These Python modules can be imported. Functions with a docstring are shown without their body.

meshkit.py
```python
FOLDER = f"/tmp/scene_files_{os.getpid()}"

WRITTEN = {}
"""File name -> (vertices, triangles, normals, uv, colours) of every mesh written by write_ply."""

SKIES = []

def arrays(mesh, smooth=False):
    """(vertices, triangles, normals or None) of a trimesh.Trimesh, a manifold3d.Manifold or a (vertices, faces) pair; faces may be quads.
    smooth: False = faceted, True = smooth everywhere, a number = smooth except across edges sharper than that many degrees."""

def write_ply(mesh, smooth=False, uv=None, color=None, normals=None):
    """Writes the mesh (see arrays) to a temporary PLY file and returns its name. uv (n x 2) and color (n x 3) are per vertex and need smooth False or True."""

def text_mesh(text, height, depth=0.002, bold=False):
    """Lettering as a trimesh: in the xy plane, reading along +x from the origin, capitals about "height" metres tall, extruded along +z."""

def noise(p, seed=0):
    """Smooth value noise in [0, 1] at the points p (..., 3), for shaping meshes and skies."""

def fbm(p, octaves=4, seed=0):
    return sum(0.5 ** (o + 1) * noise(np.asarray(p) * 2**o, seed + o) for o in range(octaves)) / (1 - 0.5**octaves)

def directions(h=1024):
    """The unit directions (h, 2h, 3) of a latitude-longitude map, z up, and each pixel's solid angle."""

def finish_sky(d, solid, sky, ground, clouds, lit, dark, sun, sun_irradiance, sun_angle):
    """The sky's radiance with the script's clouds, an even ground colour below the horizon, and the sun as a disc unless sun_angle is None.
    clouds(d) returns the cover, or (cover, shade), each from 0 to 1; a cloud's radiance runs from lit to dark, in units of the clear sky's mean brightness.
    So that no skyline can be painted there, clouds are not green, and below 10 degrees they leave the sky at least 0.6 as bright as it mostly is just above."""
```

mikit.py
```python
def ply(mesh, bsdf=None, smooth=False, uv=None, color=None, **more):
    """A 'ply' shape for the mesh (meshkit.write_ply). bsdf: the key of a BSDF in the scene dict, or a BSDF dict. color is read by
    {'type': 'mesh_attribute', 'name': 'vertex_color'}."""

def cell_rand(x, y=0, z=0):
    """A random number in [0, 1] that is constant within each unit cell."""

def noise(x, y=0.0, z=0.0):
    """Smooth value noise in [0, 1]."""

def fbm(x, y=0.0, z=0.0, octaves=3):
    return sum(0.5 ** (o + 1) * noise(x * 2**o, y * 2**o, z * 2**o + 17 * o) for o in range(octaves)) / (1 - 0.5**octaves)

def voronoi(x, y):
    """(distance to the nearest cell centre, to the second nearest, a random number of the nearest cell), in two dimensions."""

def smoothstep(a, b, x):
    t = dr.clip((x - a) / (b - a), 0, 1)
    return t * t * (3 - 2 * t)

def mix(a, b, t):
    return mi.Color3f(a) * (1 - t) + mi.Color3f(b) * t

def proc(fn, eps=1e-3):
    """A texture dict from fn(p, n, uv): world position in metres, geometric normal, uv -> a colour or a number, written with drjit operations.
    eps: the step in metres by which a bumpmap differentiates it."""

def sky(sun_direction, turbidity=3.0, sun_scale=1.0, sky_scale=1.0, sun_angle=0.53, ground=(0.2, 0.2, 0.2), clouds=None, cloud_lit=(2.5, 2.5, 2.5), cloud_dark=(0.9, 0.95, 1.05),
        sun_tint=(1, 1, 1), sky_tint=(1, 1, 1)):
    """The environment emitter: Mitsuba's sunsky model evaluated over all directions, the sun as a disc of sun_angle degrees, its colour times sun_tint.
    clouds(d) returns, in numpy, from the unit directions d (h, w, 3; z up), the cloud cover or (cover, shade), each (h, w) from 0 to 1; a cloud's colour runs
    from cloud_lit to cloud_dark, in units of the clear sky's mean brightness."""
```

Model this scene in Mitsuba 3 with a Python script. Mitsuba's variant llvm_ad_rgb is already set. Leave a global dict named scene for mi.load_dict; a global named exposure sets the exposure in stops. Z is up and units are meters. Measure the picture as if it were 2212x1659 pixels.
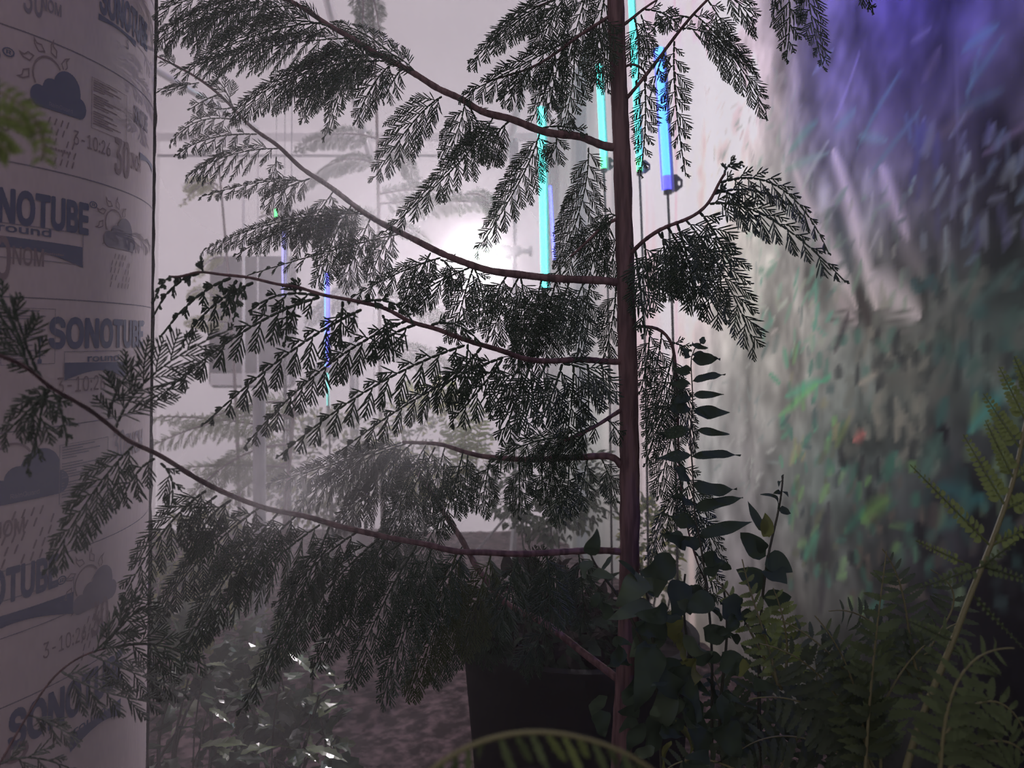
import math, random
import numpy as np, trimesh, mitsuba as mi, drjit as dr
import mikit, meshkit, shapely
import shapely.affinity
from shapely.geometry import Point, Polygon, LineString, box as sbox
from shapely.ops import unary_union
from mikit import ply, proc, noise, fbm, smoothstep, mix
T = mi.ScalarTransform4f
rng = np.random.default_rng(7)
scene, labels = {}, {}

# ------------------------------------------------------------------ camera, light, exposure
F, W, H = 1533.0, 2212, 1659
CAM = np.array([0.0, 0.0, 0.95])
PITCH = math.radians(1.3)
FWD = np.array([0, math.cos(PITCH), math.sin(PITCH)])
UP = np.array([0, -math.sin(PITCH), math.cos(PITCH)])
RIGHT = np.array([1.0, 0, 0])
scene['camera'] = {'type': 'thinlens', 'fov': math.degrees(2 * math.atan(W / 2 / F)), 'fov_axis': 'x',
                   'to_world': T().look_at(origin=CAM.tolist(), target=(CAM + FWD).tolist(), up=[0, 0, 1]),
                   'aperture_radius': 0.0022, 'focus_distance': 1.12, 'near_clip': 0.02, 'far_clip': 100.0}
# daylight that comes through the white tent fabric
scene['daylight'] = {'type': 'constant', 'radiance': {'type': 'rgb', 'value': [0.95, 0.87, 0.93]}, 'sampling_weight': 1.0}
# haze filling the tent, in drifts
HZ0, HZ1 = np.array([-2.2, 0.32, -0.02]), np.array([1.2, 5.12, 2.5])
_gx, _gy, _gz = (HZ0[k] + (np.arange(n) + 0.5) / n * (HZ1[k] - HZ0[k]) for k, n in enumerate((44, 64, 32)))
_Z, _Y, _X = np.meshgrid(_gz, _gy, _gx, indexing='ij')
_P = np.stack([_X, _Y, _Z], -1)


def _sm(a, b, x):
    t = np.clip((x - a) / (b - a), 0, 1)
    return t * t * (3 - 2 * t)


_d = 0.03 + 0.085 * _sm(1.05, 2.0, _Y) * (1 - 0.55 * _sm(2.6, 3.6, _Y)) * (1 - 0.3 * _sm(-0.1, 0.7, _X))
_d += 0.36 * _sm(0.33, 0.6, _Y) * (1 - _sm(1.1, 1.6, _Y)) * _sm(-0.05, -0.34, _X) * (1 - 0.75 * _sm(0.84, 0.98, _Z))
_d *= 0.26 + 1.05 * meshkit.fbm(_P * [2.1, 2.1, 3.0], 3, 31)
for (cx, cy, cz, r, k) in [(-0.32, 0.98, 0.80, 0.14, 0.5), (-0.22, 1.25, 0.84, 0.14, 0.5), (-0.33, 1.40, 1.20, 0.20, 0.40), (-0.75, 3.0, 1.3, 0.5, 0.12)]:
    _d += k * np.exp(-((_X - cx) ** 2 + (_Y - cy) ** 2 + (_Z - cz) ** 2) / r ** 2)

scene['haze_medium'] = {'type': 'heterogeneous', 'albedo': {'type': 'rgb', 'value': [0.97, 0.965, 0.97]},
                        'sigma_t': {'type': 'gridvolume', 'grid': mi.VolumeGrid(_d.astype(np.float32)[..., None]), 'to_world': T().translate(HZ0.tolist()).scale((HZ1 - HZ0).tolist())},
                        'phase': {'type': 'hg', 'g': 0.5}}
exposure = 0.15


def at(px, py, d):
    """The point seen at photo pixel (px, py) at distance d along the view axis."""
    return CAM + d * (FWD + RIGHT * ((px - W / 2) / F) + UP * ((H / 2 - py) / F))


def pix(p):
    q = np.asarray(p) - CAM
    d = q @ FWD
    return np.stack([W / 2 + F * (q @ RIGHT) / d, H / 2 - F * (q @ UP) / d, d], -1)


# ------------------------------------------------------------------ naming helpers
def numbered(name):
    if name not in scene and name not in labels and name not in USED:
        USED.add(name)
        return name
    k = 1
    while f'{name}_{k:03d}' in USED:
        k += 1
    USED.add(f'{name}_{k:03d}')
    return f'{name}_{k:03d}'


USED = set()


def thing(name, label, cat, group=None):
    key = numbered(name)
    labels[key] = {'label': label, 'category': cat}
    if group:
        labels[key]['group'] = group
    return key


def obj(name, mesh, bsdf, parent=None, smooth=False, label=None, kind=None, **more):
    key = numbered(f'{parent}__{name}' if parent else name)
    scene[key] = mesh if isinstance(mesh, dict) else ply(mesh, bsdf, smooth=smooth, **more)
    if label or kind:
        labels.setdefault(key, {})
        if label:
            labels[key]['label'] = label
        if kind:
            labels[key]['kind'] = kind
    return key


def single(name, mesh, bsdf, label, cat, group=None, smooth=False, **more):
    key = obj(name, mesh, bsdf, None, smooth, **more)
    labels[key] = {'label': label, 'category': cat}
    if group:
        labels[key]['group'] = group
    return key


def struct(name, mesh, bsdf, label=None, smooth=False, **more):
    key = obj(name, mesh, bsdf, None, smooth, **more)
    labels[key] = {'kind': 'structure'}
    if label:
        labels[key]['label'] = label
    return key


# ------------------------------------------------------------------ materials
def rgb(c):
    return {'type': 'rgb', 'value': list(map(float, c))}


def mat(name, color, rough=0.6, spec=0.5, **k):
    b = {'type': 'principled', 'base_color': color if isinstance(color, dict) else rgb(color), 'roughness': rough, 'specular': spec, **k}
    scene[name] = {'type': 'twosided', 'bsdf': b}
    return name


def leafmat(name, color, trans=0.7, rough=0.45):
    scene[name] = {'type': 'principledthin', 'base_color': color if isinstance(color, dict) else rgb(color), 'roughness': rough, 'diff_trans': trans}
    return name


def bark_fn(c0, c1, sx=60.0, sz=7.0):
    def f(p, n, uv):
        v = fbm(p.x * sx, p.y * sx, p.z * sz, 3)
        return mix(c0, c1, smoothstep(0.3, 0.7, v))
    return proc(f)


mat('m_bark', bark_fn((0.075, 0.042, 0.047), (0.16, 0.095, 0.10), 160, 14), 0.75, 0.3)
mat('m_twig', (0.10, 0.062, 0.066), 0.6, 0.4)
mat('m_cedar', (0.030, 0.052, 0.033), 0.55, 0.35)
mat('m_cedar_olive', (0.055, 0.075, 0.035), 0.5, 0.4)
mat('m_cedar_wet', (0.045, 0.065, 0.05), 0.25, 0.8)
mat('m_black', (0.012, 0.012, 0.013), 0.5, 0.4)
mat('m_steel', (0.93, 0.90, 0.92), 0.22, 0.9, metallic=0.35)
mat('m_grey', (0.30, 0.30, 0.32), 0.5)
mat('m_panel', (0.085, 0.08, 0.09), 0.5)
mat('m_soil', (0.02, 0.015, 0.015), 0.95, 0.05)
mat('m_pot', (0.024, 0.024, 0.025), 0.85, 0.15)
mat('m_white', (0.8, 0.78, 0.8), 0.5)


def mulch(p, n, uv):
    v = fbm(p.x * 34, p.y * 34, p.z * 34, 4)
    return mix((0.03, 0.020, 0.022), (0.15, 0.10, 0.11), smoothstep(0.35, 0.75, v))


mat('m_mulch', proc(mulch), 0.9, 0.2)


def tent(p, n, uv):
    v = fbm(p.x * 1.3 + p.z * 0.2, p.y * 1.3, p.z * 0.5, 3)
    return mix((0.64, 0.61, 0.63), (0.78, 0.74, 0.76), v)


leafmat('m_tent', proc(tent), 1.0, 0.7)
leafmat('m_tent_inner', (0.56, 0.525, 0.54), 1.0, 0.9)


# ------------------------------------------------------------------ mesh helpers
def cat_mesh(ms):
    v, f, n = [], [], 0
    for m in ms:
        mv, mf = (np.asarray(m.vertices), np.asarray(m.faces)) if hasattr(m, 'vertices') else m
        v.append(mv)
        f.append(mf + n)
        n += len(mv)
    return np.vstack(v), np.vstack(f)


def unit(v):
    v = np.asarray(v, float)
    return v / np.maximum(np.linalg.norm(v, axis=-1, keepdims=True), 1e-12)


def tube(pts, rad, sides=8, cap=True):
    p = np.asarray(pts, float)
    t = unit(np.gradient(p, axis=0))
    ref = np.array([0, -1.0, 0]) if abs(t[:, 1]).mean() < 0.8 else np.array([0, 0, 1.0])
    a = unit(np.cross(t, ref))
    b = np.cross(t, a)
    rad = np.broadcast_to(rad, (len(p),))
    ang = np.arange(sides) * 2 * np.pi / sides
    v = p[:, None] + rad[:, None, None] * (np.cos(ang)[None, :, None] * a[:, None] + np.sin(ang)[None, :, None] * b[:, None])
    i, j = np.meshgrid(np.arange(len(p) - 1), np.arange(sides), indexing='ij')
    q = np.stack([i * sides + j, i * sides + (j + 1) % sides, (i + 1) * sides + (j + 1) % sides, (i + 1) * sides + j], -1).reshape(-1, 4)
    f = np.vstack([q[:, [0, 1, 2]], q[:, [0, 2, 3]]])
    v = v.reshape(-1, 3)
    if cap:
        n = len(v)
        v = np.vstack([v, p[:1], p[-1:]])
        k = np.arange(sides)
        f = np.vstack([f, np.stack([np.full(sides, n), (k + 1) % sides, k], 1),
                       np.stack([np.full(sides, n + 1), (len(p) - 1) * sides + k, (len(p) - 1) * sides + (k + 1) % sides], 1)])
    return v, f


def spline(pts, n):
    """Smooth curve through pts (Catmull-Rom by scipy), n points evenly by length."""
    from scipy.interpolate import PchipInterpolator, CubicSpline
    p = np.asarray(pts, float)
    s = np.r_[0, np.cumsum(np.linalg.norm(np.diff(p, axis=0), axis=1))]
    return CubicSpline(s, p)(np.linspace(0, s[-1], n)) if len(p) > 2 else p[0] + (p[1] - p[0]) * np.linspace(0, 1, n)[:, None]


def box(c, size, rotz=0.0):
    m = trimesh.creation.box(size)
    if rotz:
        m.apply_transform(trimesh.transformations.rotation_matrix(rotz, [0, 0, 1]))
    return np.asarray(m.vertices) + np.asarray(c), np.asarray(m.faces)


LOZ_F = np.array([[0, 1, 2], [0, 2, 3], [1, 4, 5], [1, 5, 2], [2, 5, 6], [2, 6, 3], [4, 7, 5], [5, 7, 6]])


def lozenges(p0, p1, w, nrm, thick=0.35):
    """Little scale-leaf strips from p0 to p1, w wide, keeled, facing nrm, with a pointed end."""
    p0, p1 = np.asarray(p0), np.asarray(p1)
    t = unit(p1 - p0)
    b = unit(np.cross(t, nrm))
    n = np.cross(b, t)
    w = np.broadcast_to(w, (len(p0),))[:, None] / 2
    m1, m2 = p0 + (p1 - p0) * 0.16, p0 + (p1 - p0) * 0.74
    k = n * w * thick * 2
    v = np.stack([p0, m1 + b * w * 0.85 - k, m1 + k * 0.4, m1 - b * w * 0.85 - k, m2 + b * w - k, m2 + k * 0.4, m2 - b * w - k, p1], 1)
    f = LOZ_F[None] + (np.arange(len(p0)) * 8)[:, None, None]
    return v.reshape(-1, 3), f.reshape(-1, 3)


def cedar_spray(base, ctrl, tip, hw, hang=0.3, r=rng, scale=1.0, fine=1.0):
    """One flat drooping spray: axis, alternate branchlets, scale-leaf twigs on both sides of each."""
    base, ctrl, tip = map(np.asarray, (base, ctrl, tip))
    L = np.linalg.norm(ctrl - base) + np.linalg.norm(tip - ctrl)
    n = max(6, int(L / (0.0098 * scale)))
    hw = hw * 1.25
    t = np.linspace(0, 1, n + 1)[:, None]
    axis = (1 - t) ** 2 * base + 2 * t * (1 - t) * ctrl + t ** 2 * tip
    tang = unit(np.gradient(axis, axis=0))
    view = unit(np.array([r.normal(0, 0.35), -1.0, r.normal(0, 0.25)]))
    down = np.array([0, 0, -1.0])
    parts_p0, parts_p1, parts_w, parts_n = [axis[:-1]], [axis[1:] + (axis[1:] - axis[:-1]) * 0.15], [np.linspace(0.0034, 0.0020, n) * scale], [np.tile(view, (n, 1))]
    segs = []
    side = 1
    for k in range(1, n + 1):
        u = k / n
        side = -side
        if u < 0.04:
            continue
        prof = min(1.0, 0.45 + u * 2.6) * (1 - 0.78 * max(0, u - 0.35) / 0.65) * r.uniform(0.88, 1.08)
        ang = math.radians(54 - 24 * u + r.normal(0, 3))
        B = unit(np.cross(tang[k], view)) * side
        d = math.cos(ang) * tang[k] + math.sin(ang) * B
        upish = B[2] > 0.15
        ln = hw * prof / max(0.45, math.sin(ang)) * (1 - (0.5 * hang if upish else 0.0))
        if u > 0.93:
            ln *= 0.8
        m = max(3, int(ln / (0.0047 * scale)))
        s = np.linspace(0, 1, m + 1)[:, None]
        dd = d + s * (0.35 * tang[k] - 0.2 * d) + s * hang * 1.1 * down
        step = unit(dd) * (ln / m)
        c = axis[k] + np.vstack([np.zeros(3), np.cumsum(step[:-1], axis=0)]) + r.normal(0, 0.0003, (m + 1, 3)) * (np.arange(m + 1)[:, None] > 0)
        ct = unit(np.gradient(c, axis=0))
        parts_p0.append(c[:-1]); parts_p1.append(c[1:] + ct[1:] * 0.0012); parts_w.append(np.full(m, 0.0017 * scale)); parts_n.append(np.tile(view, (m, 1)))
        # twigs on both sides
        for sd in (1, -1):
            idx = np.arange(1, m + 1)
            if len(idx) == 0:
                continue
            uu = idx / m
            a2 = np.radians(31 + r.normal(0, 4, len(idx)))
            b2 = unit(np.cross(ct[idx], view)) * sd
            dr2 = np.cos(a2)[:, None] * ct[idx] + np.sin(a2)[:, None] * b2 + down * 0.25 * hang + view * r.normal(0, 0.12, (len(idx), 1))
            l2 = 0.0185 * scale * (0.45 + 0.65 * np.sin(np.pi * np.clip(uu * 0.75 + 0.2, 0, 1))) * (1 - 0.5 * uu ** 3) * r.uniform(0.8, 1.12, len(idx)) * min(1.0, ln / 0.03)
            off = ct[idx] * (-0.0026 if sd > 0 else 0.0)
            q0 = c[idx] + off
            parts_p0.append(q0); parts_p1.append(q0 + unit(dr2) * l2[:, None]); parts_w.append(np.full(len(idx), 0.00178 * scale)); parts_n.append(np.tile(view, (len(idx), 1)))
    P0, P1, Wd, N = map(np.concatenate, (parts_p0, parts_p1, parts_w, parts_n))
    return lozenges(P0, P1, Wd, N)


# ------------------------------------------------------------------ the tent
def quad_grid(p00, p10, p01, nu, nv, fn=None):
    p00, p10, p01 = map(np.asarray, (p00, p10, p01))
    u, v = np.meshgrid(np.linspace(0, 1, nu + 1), np.linspace(0, 1, nv + 1), indexing='ij')
    p = p00 + u[..., None] * (p10 - p00) + v[..., None] * (p01 - p00)
    if fn is not None:
        p = fn(p, u, v)
    i, j = np.meshgrid(np.arange(nu), np.arange(nv), indexing='ij')
    a = i * (nv + 1) + j
    q = np.stack([a, a + nv + 1, a + nv + 2, a + 1], -1).reshape(-1, 4)
    return p.reshape(-1, 3), np.vstack([q[:, [0, 1, 2]], q[:, [0, 2, 3]]])


YB, ZE = 5.2, 2.90          # back wall, height of its eave
XL, YF = -2.6, -1.3         # left wall, wall behind the camera
ZF = 4.6                    # roof height over the wall behind the camera


def ground(p, u, v):
    h = 0.05 * meshkit.fbm(p * [2.2, 2.2, 1], 3, 3) + 0.018 * meshkit.fbm(p * [22, 22, 1], 3, 5)
    p[..., 2] += h - 0.03
    return p


struct('floor', quad_grid([XL, YF, 0], [2.2, YF, 0], [XL, YB, 0], 160, 220, ground), 'm_mulch', 'dark bark mulch floor of the tent', smooth=True)


def wrinkle(p, u, v):
    p[..., 1] += 0.02 * (meshkit.fbm(p * [1.2, 1, 0.5], 3, 8) - 0.5)
    return p


struct('wall_back', quad_grid([XL, YB, -0.05], [1.6, YB, -0.05], [XL, YB, ZE], 60, 40, wrinkle), 'm_tent', 'white fabric back wall of the tent', smooth=True)
struct('wall_left', quad_grid([XL, YF, -0.05], [XL, YB, -0.05], [XL, YF, ZF], 4, 4), 'm_tent_inner', 'tent wall on the left')
struct('ceiling', quad_grid([XL, YB, ZE], [2.4, YB, ZE], [XL, YF, ZF], 40, 40,
       lambda p, u, v: p + np.array([0, 0, 1.0]) * (0.05 * (meshkit.fbm(p * [1, 1, 1], 3, 9) - 0.5))[..., None]), 'm_tent', 'sloping white fabric roof of the tent', smooth=True)
struct('wall_front', quad_grid([XL, YF, -0.05], [2.4, YF, -0.05], [XL, YF, ZF], 4, 4), 'm_tent_inner', 'tent wall behind the viewer')

# ------------------------------------------------------------------ haze
hx0, hy0, hz0, hx1, hy1, hz1 = *HZ0, *HZ1
scene['haze'] = {'type': 'cube', 'to_world': T().translate([(hx0 + hx1) / 2, (hy0 + hy1) / 2, (hz0 + hz1) / 2]).scale([(hx1 - hx0) / 2, (hy1 - hy0) / 2, (hz1 - hz0) / 2]),
                 'bsdf': {'type': 'null'}, 'interior': {'type': 'ref', 'id': 'haze_medium'}}
labels['haze'] = {'label': 'thin pale haze drifting through the whole tent', 'category': 'haze', 'kind': 'stuff'}

# denser puffs drifting through the cedar, and one added for the spotlight halo
for (x, y, z, r_, pk, lab) in [(765, 470, 1.13, 0.17, 3.2, 'bright puff of haze drifting over the second cedar branch'), (605, 1072, 0.84, 0.12, 4.5, 'bright puff of haze on the long lowest cedar branch'), (850, 1005, 1.17, 0.15, 3.0, 'grey puff of haze over the end of the middle cedar branch'), (540, 330, 1.28, 0.16, 1.8, 'faint puff of haze over the upper left cedar sprays'), (1040, 560, 3.74, 0.36, 1.1, 'puff of haze added around the bright spotlight to make its halo')]:
    c = at(x, y, z)
    g = np.linspace(-1, 1, 28)
    qz, qy, qx = np.meshgrid(g, g, g, indexing='ij')
    rr = np.sqrt(qx ** 2 + qy ** 2 + qz ** 2)
    dens = 0.08 + pk * np.clip(1 - rr, 0, 1) ** 1.5 * np.clip(2.2 * meshkit.fbm(np.stack([qx, qy, qz], -1) * 2.0 + x, 3, 41) - 0.45, 0, 1.5)
    k = numbered('haze_puff')
    scene[k + '_medium'] = {'type': 'heterogeneous', 'albedo': {'type': 'rgb', 'value': [0.97, 0.965, 0.97]}, 'phase': {'type': 'hg', 'g': 0.5},
                            'sigma_t': {'type': 'gridvolume', 'grid': mi.VolumeGrid(dens.astype(np.float32)[..., None]), 'to_world': T().translate((c - r_).tolist()).scale(2 * r_)}}
    sp = trimesh.creation.icosphere(3, r_ * 0.985)
    scene[k] = ply((np.asarray(sp.vertices) + c, sp.faces), {'type': 'null'}, interior={'type': 'ref', 'id': k + '_medium'}, exterior={'type': 'ref', 'id': 'haze_medium'})
    labels[k] = {'label': lab, 'category': 'haze', 'kind': 'stuff'}

# ------------------------------------------------------------------ spotlight
SPOT = at(1042, 562, 4.0)
aim = unit(np.array([-0.62, 0.4, 0.80]) - SPOT)


def emitter_disc(c, n, r, k=32):
    n = unit(n)
    a = unit(np.cross(n, [0, 0, 1.0])); b = np.cross(n, a)
    ang = np.arange(k) * 2 * np.pi / k
    v = np.vstack([c + r * (np.cos(ang)[:, None] * a + np.sin(ang)[:, None] * b), [c]])
    i = np.arange(k)
    f = np.stack([i, (i + 1) % k, np.full(k, k)], 1)
    if np.dot(np.cross(v[f[0, 1]] - v[f[0, 0]], v[f[0, 2]] - v[f[0, 0]]), n) < 0:
        f = f[:, ::-1]
    return v, f


t = thing('spotlight', 'small stage spotlight shining into the lens from a thin stand', 'spotlight')
obj('lens', emitter_disc(SPOT, aim, 0.072), 'm_white', t, emitter={'type': 'area', 'radiance': rgb([80, 72, 77]), 'sampling_weight': 3.0})
scene['spotlight_beam'] = {'type': 'spot', 'to_world': T().look_at(origin=(SPOT + aim * 0.02).tolist(), target=(SPOT + aim).tolist(), up=[0, 0, 1]), 'intensity': rgb([14.5, 12.8, 13.8]), 'cutoff_angle': 46.0, 'beam_width': 2.0, 'sampling_weight': 8.0}
obj('housing', tube([SPOT - aim * 0.16, SPOT - aim * 0.15, SPOT - aim * 0.02, SPOT - aim * 0.004], [0.06, 0.082, 0.082, 0.078], 20), 'm_black', t, smooth=40)

# ------------------------------------------------------------------ cedar tree
TREE = thing('cedar_tree', 'young cedar with a slim purplish trunk and drooping flat sprays, in front of everything', 'tree')
TRUNK = [(1322, -260, 1.1), (1328, -60, 1.1), (1335, 150, 1.1), (1343, 330, 1.1), (1350, 560, 1.1), (1356, 780, 1.1), (1360, 1000, 1.1), (1360, 1200, 1.1), (1355, 1400, 1.1), (1345, 1560, 1.1), (1340, 1680, 1.1), (1335, 1950, 1.1), (1335, 2230, 1.1)]
tp = spline([at(*q) for q in TRUNK], 90)
tr = np.interp(np.linspace(0, 1, 90), [0, 0.2, 0.5, 0.8, 1], [0.0122, 0.0135, 0.0152, 0.0158, 0.017])
tv, tf = tube(tp, tr * (1 + 0.03 * rng.normal(size=90)), 16)
obj('trunk', (tv + (meshkit.noise(tv * [300, 300, 40], 2)[:, None] - 0.5) * 0.002, tf), 'm_bark', TREE, smooth=True)


def branch(pts, r0, r1, sprays, mspray='m_cedar', parent=None, fine=1.0, mbark='m_bark', zj=0.16, scale=1.0):
    parent = parent or TREE
    P = np.array(pts, float)
    n = max(8, 6 * len(P))
    c = spline([at(*q) for q in P], n)
    rad = np.linspace(r0, r1, n) * pix(c)[:, 2] / F
    key = obj('branch', tube(c, rad * (1 + 0.05 * rng.normal(size=n)), 9), mbark, parent, smooth=True)
    cp = pix(c)
    for s in sprays:
        m = mspray
        if isinstance(s[-1], str):
            s, m = s[:-1], s[-1]
        if len(s) == 6:
            bx, by, tx, ty, hw, hang = s
            cx, cy = (bx + tx) / 2 + 0.10 * (ty - by) * (1 if tx < bx else -1), (by + ty) / 2 - 0.10 * abs(tx - bx)
        else:
            bx, by, cx, cy, tx, ty, hw, hang = s
        k = np.argmin((cp[:, 0] - bx) ** 2 + (cp[:, 1] - by) ** 2)
        z = cp[k, 2]
        ln = math.hypot(tx - bx, ty - by) * z / F
        dz = rng.normal(0, zj) * ln * 1.6
        mesh = cedar_spray(at(bx, by, z), at(cx, cy, z + dz * 0.5 + rng.normal(0, 0.01)), at(tx, ty, z + dz), hw * z / F, hang, rng, scale=scale, fine=fine)
        obj('spray', mesh, m, key)
    return key


branch([(1340, 316, 1.1), (1310, 316, 1.1), (1255, 296, 1.1), (1200, 289, 1.1), (1165, 281, 1.1), (1100, 256, 1.1), (1040, 240, 1.1), (1000, 216, 1.1), (950, 193, 1.11), (905, 165, 1.12), (845, 132, 1.13), (800, 108, 1.14), (755, 80, 1.15), (700, 48, 1.16), (655, 18, 1.17), (600, -10, 1.18), (540, -40, 1.2)], 9, 4, [
    (600, -10, 460, 0, 336, 75, 75, 0.9), (640, 10, 500, 20, 400, 60, 60, 0.9), (560, -30, 450, -20, 345, 20, 60, .8),
    (700, 48, 560, 55, 440, 128, 60, 0.5), (755, 82, 590, 85, 395, 150, 62, 0.6), (845, 132, 660, 120, 500, 245, 66, 0.8),
    (720, 60, 640, 30, 560, 55, 45, 0.3), (830, 125, 720, 100, 610, 190, 60, 0.7), (760, 85, 680, 150, 655, 255, 40, 0.5), (800, 108, 740, 150, 705, 290, 42, 0.5),
    (850, 135, 800, 170, 770, 260, 38, 0.4), (868, 148, 850, 170, 828, 215, 28, 0.3), (880, 150, 800, 60, 720, 50, 36, 0.2), (905, 163, 870, 120, 830, 110, 26, 0.2),
    (955, 208, 900, 235, 812, 380, 52, 0.3), (1005, 220, 1000, 270, 960, 345, 48, 0.3), (1065, 252, 1030, 330, 832, 500, 44, 0.35), (1010, 225, 1040, 270, 1050, 340, 38, 0.2),
    (1165, 288, 1145, 370, 1032, 540, 46, 0.2), (1272, 318, 1275, 430, 1208, 565, 56, 0.2), (1200, 292, 1210, 310, 1185, 342, 26, 0.3), (1170, 276, 1230, 265, 1262, 290, 18, 0.2), (1100, 262, 1060, 290, 1060, 350, 40, .3)])

branch([(1342, 612, 1.1), (1320, 608, 1.1), (1250, 604, 1.1), (1180, 600, 1.1), (1110, 592, 1.1), (1060, 585, 1.1), (1020, 573, 1.11), (960, 550, 1.13), (900, 520, 1.16), (860, 500, 1.18), (820, 480, 1.2), (760, 440, 1.23), (700, 395, 1.26), (650, 362, 1.28), (600, 315, 1.3), (550, 280, 1.32), (500, 230, 1.34), (450, 185, 1.36), (395, 150, 1.38), (325, 115, 1.4)], 9, 1.8, [
    (505, 236, 490, 190, 465, 168, 22, 0.1), (395, 150, 360, 140, 352, 105, 14, 0.1), (430, 178, 390, 185, 345, 192, 22, 0.4), (470, 205, 440, 215, 412, 235, 20, 0.4), (500, 232, 470, 240, 445, 228, 14, .2),
    (522, 262, 420, 235, 368, 310, 24, 0.7), (556, 290, 440, 285, 382, 335, 24, 0.7), (602, 320, 490, 320, 408, 378, 50, 0.8), (596, 338, 595, 360, 588, 388, 18, 0.3),
    (662, 390, 560, 382, 436, 424, 28, 0.7), (670, 385, 620, 400, 572, 432, 40, 0.8), (786, 462, 600, 455, 440, 540, 38, 0.8), (730, 470, 620, 480, 512, 550, 34, .8), (862, 505, 740, 530, 536, 594, 24, 0.8),
    (760, 442, 720, 500, 690, 605, 52, 0.5), (800, 470, 770, 540, 742, 610, 50, 0.5), (720, 412, 680, 470, 640, 530, 46, 0.6), (850, 500, 820, 540, 800, 600, 44, .6), (780, 455, 740, 470, 660, 500, 48, .7),
    (952, 556, 860, 580, 756, 645, 36, 0.8), (950, 560, 985, 570, 972, 628, 26, 0.4), (1015, 578, 930, 610, 868, 662, 42, 0.7), (1022, 580, 1000, 640, 982, 728, 44, 0.3), (1025, 580, 1050, 630, 1042, 695, 34, 0.3), (930, 545, 900, 600, 880, 650, 40, .5),
    (1120, 600, 1090, 650, 1062, 725, 52, 0.3), (1125, 600, 1140, 670, 1128, 745, 48, 0.3), (1170, 603, 1150, 690, 1118, 785, 50, 0.3), (1095, 595, 1075, 620, 1062, 665, 34, 0.4),
    (1230, 608, 1200, 700, 1150, 795, 52, 0.35), (1262, 608, 1240, 660, 1212, 725, 46, 0.3), (1275, 610, 1260, 700, 1245, 772, 32, 0.3), (1330, 618, 1330, 690, 1302, 775, 36, 0.3), (1200, 605, 1190, 680, 1090, 800, 46, .3)])

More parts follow.
